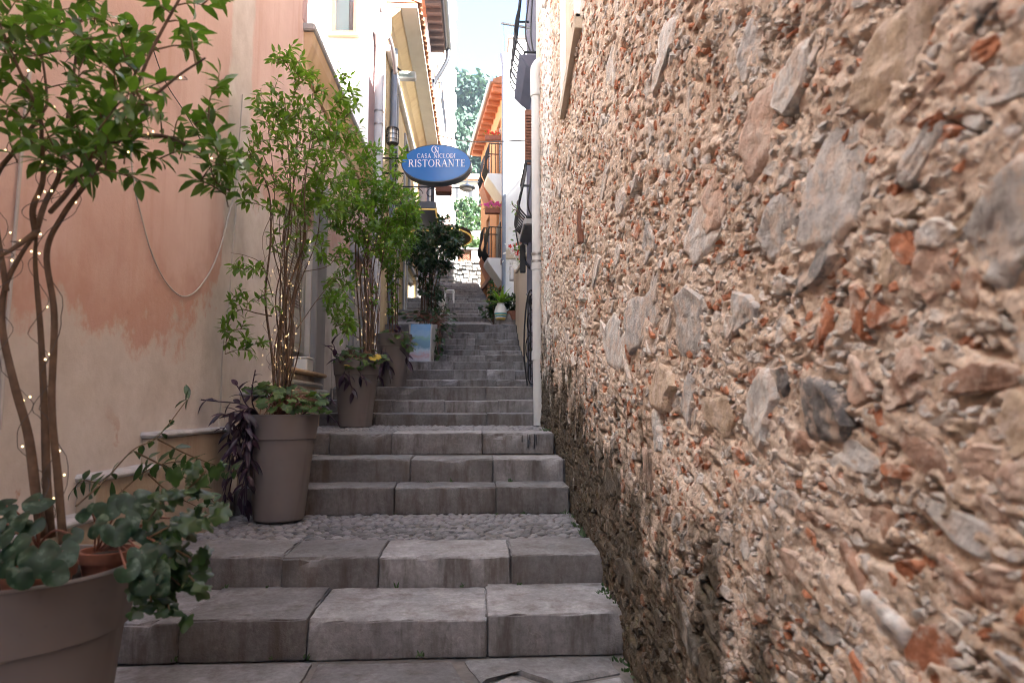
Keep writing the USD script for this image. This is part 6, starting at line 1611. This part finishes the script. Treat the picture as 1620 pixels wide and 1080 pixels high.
# climbing jasmine against the plinth
tgs = [[(120, 800), (165, 760), (210, 712), (250, 690), (290, 640), (300, 628)], [(150, 820), (200, 770), (240, 740), (290, 730), (345, 745), (372, 744)], [(215, 715), (255, 735), (300, 760), (335, 790), (355, 815)], [(250, 695), (300, 720), (340, 735)], [(235, 750), (270, 780), (310, 800)], [(160, 765), (130, 760), (115, 775)]]
stj = []; jl = root("climbing_plant", "thin climbing plant with narrow leaves creeping over the stone plinth", "climber", (-1.4, 2.6, .7)); tw = MB()
for i, a in enumerate(tgs):
    c = spline([W(x, y, 2.45 + .16 * j + .05 * i) for j, (x, y) in enumerate(a)], 8); tw.tube(c, np.linspace(.0036, .0015, len(c)), 5, caps=False)
    for j in range(4, len(c), 3):
        td = c[min(j + 1, len(c) - 1)] - c[j - 1]; td /= np.linalg.norm(td) + 1e-9; n1, n2 = cframe(td)
        for sd in (0, math.pi):
            if rnd.rand() < .2: continue
            a_ = rnd.uniform(0, 1) + sd; v, f = leaf(c[j], td * .6 + (n1 * math.cos(a_) + n2 * math.sin(a_)) + rnd.normal(0, .2, 3), np.array([0, -.3, 1]) + rnd.normal(0, .3, 3), rnd.uniform(.05, .085), rnd.uniform(.02, .03), "lance"); fast_leaf("leaf", v, f, "leaf_ivy", jl)
obj("stems", tw, M["twig"], jl, smooth=True)

# ------------------------------------------------------------------ fairy lights
def lights(label, stems, n, seed, off, loc, r=.0042, lo=.05, hi=.95, turns=9):
    rnd = RNG(seed); t_ = root("fairy_lights", label, "string lights", loc); wires = MB(); per = max(1, n // len(stems))
    for c in stems:
        u = np.linspace(lo, hi, 60); base = np.array([[np.interp(x, np.linspace(0, 1, len(c)), c[:, k]) for k in range(3)] for x in u]); ph = rnd.uniform(0, 6.28)
        a = ph + u * turns * 2 * math.pi; w = base + np.c_[np.cos(a) * off, np.sin(a) * off, 0 * a] + (fbm(base * 20, 2, seed)[:, None] - .5) * off
        wires.tube(w, .0011, 4, caps=False)
        for i in np.linspace(2, 57, per).astype(int):
            p = w[i] + rnd.normal(0, off * .6, 3); b = trimesh.creation.icosphere(subdivisions=1, radius=r); obj("bulb", (np.array(b.vertices) + p, np.array(b.faces)), M["bulb"], t_)
    obj("wire", wires, M["cable_dark"], t_)


lights("tiny warm lights strung around the bare stems of the foreground shrub", stems1, 54, 91, .022, (-1.2, 1.86, .7), .0024, .08, .85, 5)
lights("tiny warm lights wound thickly around the stems of the landing shrub", stems2[:9], 150, 92, .034, (POTS[1][0][0], 4.84, .96), .0025, .03, .62)
lights("tiny warm lights wound around the stems of the third potted shrub", stems3[:8], 100, 93, .04, (POTS[2][0][0], 7.34, 1.50), .0031, .03, .7)
lights("tiny warm lights on the slim shrub in the last taupe pot", stems4, 25, 94, .03, (POTS[3][0][0], 9.02, 1.95), .0036, .03, .8)
lights("tiny warm lights in the dark shrub above the picture board", stems5[:5], 15, 95, .04, (-1.1, 11.4, 2.5), .0042, .1, .9)

# ------------------------------------------------------------------ picture board leaning on the planter
def picture_material():
    n = {"g": ("geometry", {}), "s": ("separate_xyz", {}), "t": ("noise_texture", {"scale": 9.0, "detail": 6.0, "roughness": 0.7}), "v": ("voronoi_texture", {"scale": 22.0}), "sc": ("separate_color", {}),
         "z": ("map_range", {"from_min": 1.75, "from_max": 2.28, "to_min": 0.0, "to_max": 1.0, "clamp": True}), "a": ("math", {"math_type": "multiply_add", "value2": 0.45, "value3": -0.22}), "b": ("math", {"math_type": "add"}),
         "r": ("rgb_ramp", {"ramp": [(0.0, (0.35, 0.40, 0.44)), (0.2, (0.34, 0.20, 0.20)), (0.32, (0.28, 0.36, 0.42)), (0.45, (0.05, 0.14, 0.2)), (0.6, (0.06, 0.16, 0.22)), (0.72, (0.10, 0.25, 0.2)), (0.82, (0.16, 0.28, 0.40)), (1.0, (0.07, 0.20, 0.36))]}),
         "p": ("principled_bsdf", {"roughness": 0.35})}
    l = [("g.position", "s.vector"), ("g.position", "t.vector"), ("s.z", "z.value"), ("t.fac", "a.value1"), ("z.result", "b.value1"), ("a.value", "b.value2"), ("b.value", "r.fac"), ("r.color", "p.base_color")]
    return mat("seaside_picture", n, l, "p.BSDF")


M["picture"] = picture_material()
a0_, a1_ = W(646, 568, 10.35), W(682, 513, 10.7)
pic = root("picture_board", "blue painted picture board leaning against the grey planter", "picture", (a0_[0], 10.4, 1.75))
mb = MB(); mb.hull([(a0_[0], 10.36, 1.752), (a1_[0], 10.36, 1.752), (a0_[0], 10.66, a1_[2]), (a1_[0], 10.66, a1_[2]), (a0_[0], 10.39, 1.752), (a1_[0], 10.39, 1.752), (a0_[0], 10.69, a1_[2]), (a1_[0], 10.69, a1_[2])])
obj("board", mb, M["picture"], pic)
mb = MB(); mb.hull([(a1_[0] + .002, 10.35, 1.752), (a1_[0] + .022, 10.35, 1.752), (a1_[0] + .002, 10.65, a1_[2]), (a1_[0] + .022, 10.65, a1_[2]), (a1_[0] + .002, 10.40, 1.752), (a1_[0] + .022, 10.40, 1.752), (a1_[0] + .002, 10.70, a1_[2]), (a1_[0] + .022, 10.70, a1_[2])])
obj("frame_edge", mb, M["grey_paint"], pic)

# ------------------------------------------------------------------ striped vase with agave, clipped tree, dark plant
def vase_material():
    n = {"g": ("geometry", {}), "s": ("separate_xyz", {}), "m": ("map_range", {"from_min": 0.0, "from_max": 1.0}), "r": ("rgb_ramp", {"interpolate": False, "ramp": [(0, (0.62, 0.45, 0.10)), (.10, (0.75, 0.74, 0.70)), (.16, (0.07, 0.30, 0.42)), (.24, (0.70, 0.52, 0.14)), (.29, (0.10, 0.38, 0.36)), (.40, (0.78, 0.77, 0.74))]}), "p": ("principled_bsdf", {"roughness": 0.25})}
    return n


vz = 2.70
vc = W(792, 506, 13.6); vb = vc[2]; vt = W(792, 480, 13.6)[2]; vh = vt - vb
n = vase_material(); n["m"][1].update({"from_min": vb, "from_max": vt, "clamp": True})
M["vase"] = mat("striped_glaze", n, [("g.position", "s.vector"), ("s.z", "m.value"), ("m.result", "r.fac"), ("r.color", "p.base_color")], "p.BSDF")
va = root("striped_vase", "white ceramic vase with blue and yellow bands on the upper landing", "vase", vc)
obj("body", MB().lathe(np.array([(0, 0), (.42, 0), (.50, .06), (.62, .3), (.64, .5), (.52, .78), (.36, .92), (.40, 1.0), (.34, 1.0), (.30, .9)]) * vh * .62 * np.array([[.95, 1 / .62]]), vc, 32), M["vase"], va, smooth=40)


def rosette(name, label, center, n, L, Wd, m, seed, up=.5):
    rnd = RNG(seed); t_ = root(name, label, "plant", center)
    for k in range(n):
        a = k * 2.4; e = rnd.uniform(.15, 1.2)
        v, f = leaf(np.asarray(center), np.array([math.cos(a) * math.cos(e), math.sin(a) * math.cos(e), math.sin(e)]), np.array([0, 0, 1.0]) + rnd.normal(0, .2, 3), L * rnd.uniform(.8, 1.2), Wd, "strap", .4, .25); fast_leaf("leaf", v, f, m, t_)


rosette("agave", "spiky green agave growing out of the striped vase", (vc[0], vc[1], vt), 34, .36, .05, "leaf_bright", 33)
tc = W(813, 505, 13.7)
tr = root("clipped_tree", "small round clipped tree on a thin trunk right of the striped vase", "small tree", tc)
ctr = W(813, 480, 13.7)
obj("trunk", MB().tube([tc, (ctr[0], ctr[1], ctr[2] + .05)], .02, 7), M["bark"], tr)
rnd = RNG(44); mb = MB()
for k in range(520):
    d = rnd.normal(size=3); d /= np.linalg.norm(d); p = ctr + d * [.19, .19, .16] * rnd.uniform(.5, 1.1); mb.add(*leaf(p, d + rnd.normal(0, .5, 3), rnd.normal(size=3) + [0, 0, 1], .06, .032, "oval"))
obj("crown", mb, M["leaf_deep"], tr, smooth=True, kind="stuff")
obj("pot", MB().lathe([(0, -.02), (.11, -.02), (.14, .12), (.15, .12), (.15, .16), (.12, .16), (0, .14)], tc, 20), M["terracotta"], tr, smooth=30)
dp_ = W(781, 470, 14.1)
rnd = RNG(45); mb = MB(); db = root("leafy_bush", "dark leafy bush left of the striped vase against the orange house", "bush", (dp_[0], dp_[1], 2.8))
tw = MB()
for k in range(26):
    b = np.array([dp_[0], dp_[1], 2.75]); e = dp_ + rnd.normal(0, 1, 3) * [.10, .10, .22]; c = spline([b, (b + e) / 2 + rnd.normal(0, .03, 3), e], 4); tw.tube(c, .006, 4, caps=False)
    for j in range(4, len(c)):
        for _ in range(5): mb.add(*leaf(c[j], rnd.normal(size=3) + [0, 0, .3], rnd.normal(size=3) + [0, 0, 1], .09, .04, "oval"))
obj("stems", tw, M["bark"], db); obj("foliage", mb, M["leaf_deep"], db, smooth=True, kind="stuff")


def flowers(name, label, center, r, n, petal, seed, box_=None, leaves=120, mleaf="leaf_mid", L=.06):
    rnd = RNG(seed); t_ = root(name, label, "flowers", center); mb = MB(); ml = MB(); c = np.asarray(center)
    if box_: obj("trough", MB().cbox(c[0] - box_[0], c[0] + box_[0], c[1] - box_[1], c[1] + box_[1], c[2] - box_[2] - r[2] * .6, c[2] - r[2] * .6, .015), M["terracotta"], t_)
    for k in range(leaves):
        p = c + rnd.normal(0, .5, 3) * r; ml.add(*leaf(p, rnd.normal(size=3) + [0, -.2, .3], rnd.normal(size=3) + [0, 0, 1], L, L * .5, "oval"))
    for k in range(n):
        p = c + rnd.normal(0, .5, 3) * np.array(r) * [1, 1, .8] + [0, -.03, r[2] * .35]
        for j in range(5): mb.add(*leaf(p, np.array([math.cos(j * 1.257), -.4, math.sin(j * 1.257)]) + rnd.normal(0, .2, 3), np.array([0, -1, .4]), L * .6, L * .5, "oval"))
    obj("leaves", ml, M[mleaf], t_, smooth=True, kind="stuff"); obj("blossom", mb, M[petal], t_, smooth=True, kind="stuff")


fc = W(779, 326, 19.5)
flowers("flower_box", "trough of pink flowers hanging on the orange house's lower balcony", fc, (.34, .1, .12), 46, "petal_pink", 51, (.22, .09, .16), 60)
fc = W(782, 213, 19.6)
flowers("flower_box", "trough of red flowers on the orange house's upper balcony", fc, (.36, .1, .08), 22, "petal_red", 52, (.28, .09, .14), 40)
fc = W(818, 400, 12.6); fc[0] = max(fc[0], .86)
flowers("flower_box", "red and white flowers cascading from the top of the beige wall", (fc[0] - .06, fc[1], fc[2]), (.20, .5, .26), 14, "petal_red", 53, None, 180, "petal_white", .075)
flowers("flower_plant", "white blossom and green leaves spilling beside the red flowers", (fc[0] - .04, fc[1] - .5, fc[2] + .05), (.2, .3, .3), 16, "petal_white", 54, None, 70, "leaf_mid", .075)
tgw = MB(); rnd = RNG(55); tb = root("bare_twig", "bare budding twig reaching out from the lower iron balcony", "twig", W(830, 345, 8.6))
for a in [[(832, 348), (822, 335), (812, 325), (810, 322)], [(826, 340), (815, 332), (812, 333)], [(828, 336), (818, 322), (824, 312)], [(832, 348), (820, 342), (815, 340)]]: tgw.tube(spline([W(x, y, 8.5) for x, y in a], 5), .007, 5)
obj("stem", tgw, M["bark"], tb)
lvv = MB()
for px, py in ((810, 322), (812, 333), (824, 312), (815, 340), (818, 326)):
    for _ in range(4): lvv.add(*leaf(W(px, py, 8.5), rnd.normal(size=3), rnd.normal(size=3), .04, .018))
obj("bud_leaves", lvv, M["leaf_mid"], tb)

# overhead wire, hanging disc lamp
p0, p1 = W(688, 213, 20), W(842, 222, 10.2)
wz = spline([p0, (p0 + p1) / 2 - [0, 0, .12], p1], 16)
tag(obj("overhead_wire", MB().tube(wz, .013, 5), M["cable_dark"]), "dark wire stretched across the lane above the oval sign", "wire")
lc = W(739, 297, 17.5)
hl = root("street_lamp", "hanging disc street lamp on a thin rod right of the oval sign", "street lamp", lc)
obj("shade", MB().lathe([(0, .13), (.04, .12), (.06, .07), (.20, .03), (.225, -.01), (.20, -.03), (0, -.045)], lc, 28), M["lamp_metal"], hl, smooth=40)
obj("lens", MB().lathe([(.14, -.042), (.12, -.08), (0, -.10)], lc, 24), M["white_paint"], hl, smooth=40)
obj("rod", MB().tube([(lc[0], lc[1], lc[2] + .12), (lc[0] + .06, lc[1], lc[2] + 1.2)], .014, 6).tube([(lc[0] - .32, lc[1], lc[2] + .16), (lc[0] + .3, lc[1], lc[2] + .16)], .014, 6), M["lamp_metal"], hl)
# white bench / table frame on the upper steps and a white sack by the dark shrub
tb0 = W(712, 468, 15.6)
wt = root("white_table", "little white framed table standing on the upper steps", "table", tb0)
mb = MB(); x0_, x1_ = W(703, 460, 15.6)[0], W(719, 460, 15.6)[0]; zt2 = W(712, 460, 15.6)[2]; zb2 = W(712, 477, 15.6)[2]
obj("top", MB().cbox(x0_, x1_, 15.4, 15.8, zt2 - .03, zt2, .006), M["white_paint"], wt)
for a in (x0_ + .02, x1_ - .02):
    for b in (15.42, 15.78): obj("leg", MB().cbox(a - .014, a + .014, b - .014, b + .014, zb2, zt2 - .031, .004), M["white_paint"], wt)
ws = W(693, 480, 12.6)
sk = root("white_jar", "white glazed jar half hidden by the dark shrub's leaves", "jar", (ws[0], ws[1], ws[2] - .2))
obj("body", MB().lathe([(0, -.2), (.08, -.2), (.13, -.02), (.12, .06), (.07, .11), (.08, .14), (.06, .14), (0, .1)], ws, 20), M["sign_white"], sk, smooth=40)
obj("rim", MB().lathe([(.07, .14), (.09, .15), (.09, .165), (.06, .165)], ws, 20), M["sign_white"], sk, smooth=40)

# weeds rooted along the foot of the rubble wall and in the joints of the steps
rnd = RNG(66); mb = MB()
spots = [(.64 + rnd.normal(0, .015), y, float(max(z for yy, z in prev if yy <= y + .01)) if y > 1.5 else 0) for y in list(rnd.uniform(2.3, 3.1, 16)) + list(rnd.uniform(3.2, 3.64, 8)) + list(rnd.uniform(4.1, 5.05, 14)) + list(rnd.uniform(6.3, 7.5, 8))]
spots += [(rnd.uniform(-1.3, .6), y - .012, z) for y, z in ((3.137, -.03), (3.647, .136), (5.10, .275), (5.40, .481)) for _ in range(5)]
for x, y, z in spots:
    for _ in range(rnd.randint(4, 10)):
        mb.add(*leaf(np.array([x + rnd.normal(0, .008), y + rnd.normal(0, .008), z - .004]), np.array([rnd.normal(0, .5) - .2, rnd.normal(0, .4) - .25, .8]), np.array([0, -1.0, .3]), rnd.uniform(.012, .036), rnd.uniform(.004, .011), "oval", .2, .5))
w_ = obj("weeds", mb, M["leaf_ivy"], smooth=True); tag(w_, "tiny green weeds sprouting along the foot of the rubble wall and step joints", "weeds", kind="stuff")

# ================================================================== TREES up the hill
def tree(label, base, h, cr, seed, m, n=2600, L=.3, name="tree", flat=.8, cat="tree", group=None):
    rnd = RNG(seed); base = np.asarray(base, float); t_ = root(name, label, cat, base, group); top = base + [rnd.normal(0, .1) * h * .3, rnd.normal(0, .1) * h * .3, h - cr * flat]
    c = spline([base - [0, 0, .5], base + (top - base) * .5 + rnd.normal(0, .04 * h, 3) * [1, 1, 0], top], 6); obj("trunk", MB().tube(c, np.linspace(h * .03, h * .012, len(c)), 8), M["bark"], t_, smooth=True)
    lim = MB(); cl = []
    for k in range(16):
        d = rnd.normal(size=3); d /= np.linalg.norm(d); e = top + d * [cr, cr, cr * flat] * rnd.uniform(.55, .95); cl.append((e, cr * rnd.uniform(.28, .5)))
        lim.tube(spline([c[-4], (c[-4] + e) / 2 + [0, 0, -.06 * h], e], 4), np.linspace(h * .009, h * .003, 9), 5, caps=False)
    obj("limbs", lim, M["bark"], t_, smooth=True)
    mb = MB(); cl.append((top, cr * .6))
    V, F = leaf(np.zeros(3), np.array([1.0, 0, 0]), np.array([0, 0, 1.0]), 1.0, .55, "oval"); ALL, FF = [], []
    for k in range(n):
        e, r = cl[rnd.randint(len(cl))]; d = rnd.normal(size=3); d /= np.linalg.norm(d); p = e + d * r * rnd.uniform(.55, 1.05) * [1, 1, .8]
        Q, _ = np.linalg.qr(rnd.normal(size=(3, 3))); ALL.append(V @ Q.T * L * rnd.uniform(.7, 1.3) + p); FF.append(F + k * len(V))
    mb.add(np.vstack(ALL), np.vstack(FF)); obj("crown", mb, M[m], t_, smooth=True)


def on(px, Y):
    x = W(px, 400, Y)[0]; return np.array([x, Y, float(terrain(np.array(x), np.array(float(Y))))])


b = on(736, 38); tree("sunny light green tree standing just above the retaining wall", b, W(736, 303, 38)[2] - b[2], 1.55, 901, "leaf_sunny", 3600, .20, flat=1.25)
for k, (px, py, Y, cr, m) in enumerate([(745, 372, 29.5, .8, "leaf_sunny"), (757, 378, 30, .7, "leaf_sunny"), (722, 380, 29.5, .6, "leaf_sunny")]):
    b = on(px, Y); tree(["low sunny bush behind the lattice parapet", "sunny bush at the orange house's corner", "small bush half hidden by the dark shrub"][k], b, max(.8, W(px, py, Y)[2] - b[2]), cr, 910 + k, m, 900, .14, name="bush", cat="bush")
hill = [(745, 110, 70, 5.2), (772, 128, 66, 4.2), (722, 150, 72, 4.2), (752, 165, 62, 3.6), (728, 200, 58, 3.4), (770, 190, 60, 3.2), (745, 230, 54, 2.8), (715, 235, 52, 2.6), (775, 240, 54, 2.6), (800, 150, 72, 4.5), (735, 275, 48, 1.8), (690, 170, 74, 5.0), (820, 180, 70, 5.0)]
lab = ["tallest blue green tree on the skyline of the hill", "hill tree rising directly beside the orange roof", "hill tree at the left edge of the sky gap", "mid slope hill tree under the tallest crown", "round hill tree low beside the cream house", "hill tree right behind the orange eave", "lower slope hill tree above the overhead wire",
       "lower slope hill tree behind the cream house's corner", "lower slope hill tree hidden by the orange roof", "hill tree behind the white house's parapet", "small hill tree below the overhead wire", "hill tree mostly behind the cream house", "hill tree mostly behind the white house"]
for k, (px, py, Y, cr) in enumerate(hill):
    x = W(px, py, Y); b = np.array([x[0], Y, float(terrain(np.array(x[0]), np.array(float(Y))))]); tree(lab[k], b, max(cr * 1.6, x[2] - b[2]), cr, 920 + k, "leaf_hill", 4200, cr * .135, flat=.95, group=None)
# pale house on the slope
ph = root("hillside_house", "pale house with terracotta roof on the slope behind the hanging lamp", "house", on(728, 45))
x0_, x1_ = W(704, 300, 45)[0], W(757, 300, 45)[0]; za, zb_ = W(730, 330, 45)[2], W(730, 285, 45)[2]
obj("wall", MB().box(x0_, x1_, 45, 48, za - 5, zb_), M["cream_wall"], ph)
obj("roof", MB().hull([(x0_ - .2, 44.7, zb_), (x1_ + .2, 44.7, zb_), (x0_ - .2, 48.2, zb_), (x1_ + .2, 48.2, zb_), (x0_, 46.5, zb_ + 1.0), (x1_, 46.5, zb_ + 1.0)]), M["tile"], ph)
for k in range(2):
    xx = x0_ + .5 + k * 1.0; w = obj("window", MB().cbox(xx, xx + .45, 44.93, 45.0, zb_ - 1.4, zb_ - .5, .01), M["lilac_wall"], ph); obj("pane", MB().box(xx + .06, xx + .39, 44.92, 44.928, zb_ - 1.34, zb_ - .56), M["grey_dark"], w)

# ================================================================== HAZE over the far hillside
hz_m = usdkit.material(stage, "/World/Looks/haze_air", {"v": ("principled_volume", {"color": (0.72, 0.86, 1.0), "density": 0.0007, "anisotropy": 0.2})}, [], volume="v.volume")
tag(obj("haze", MB().box(-410, 410, -410, 410, -47, 52), hz_m), kind="stuff")
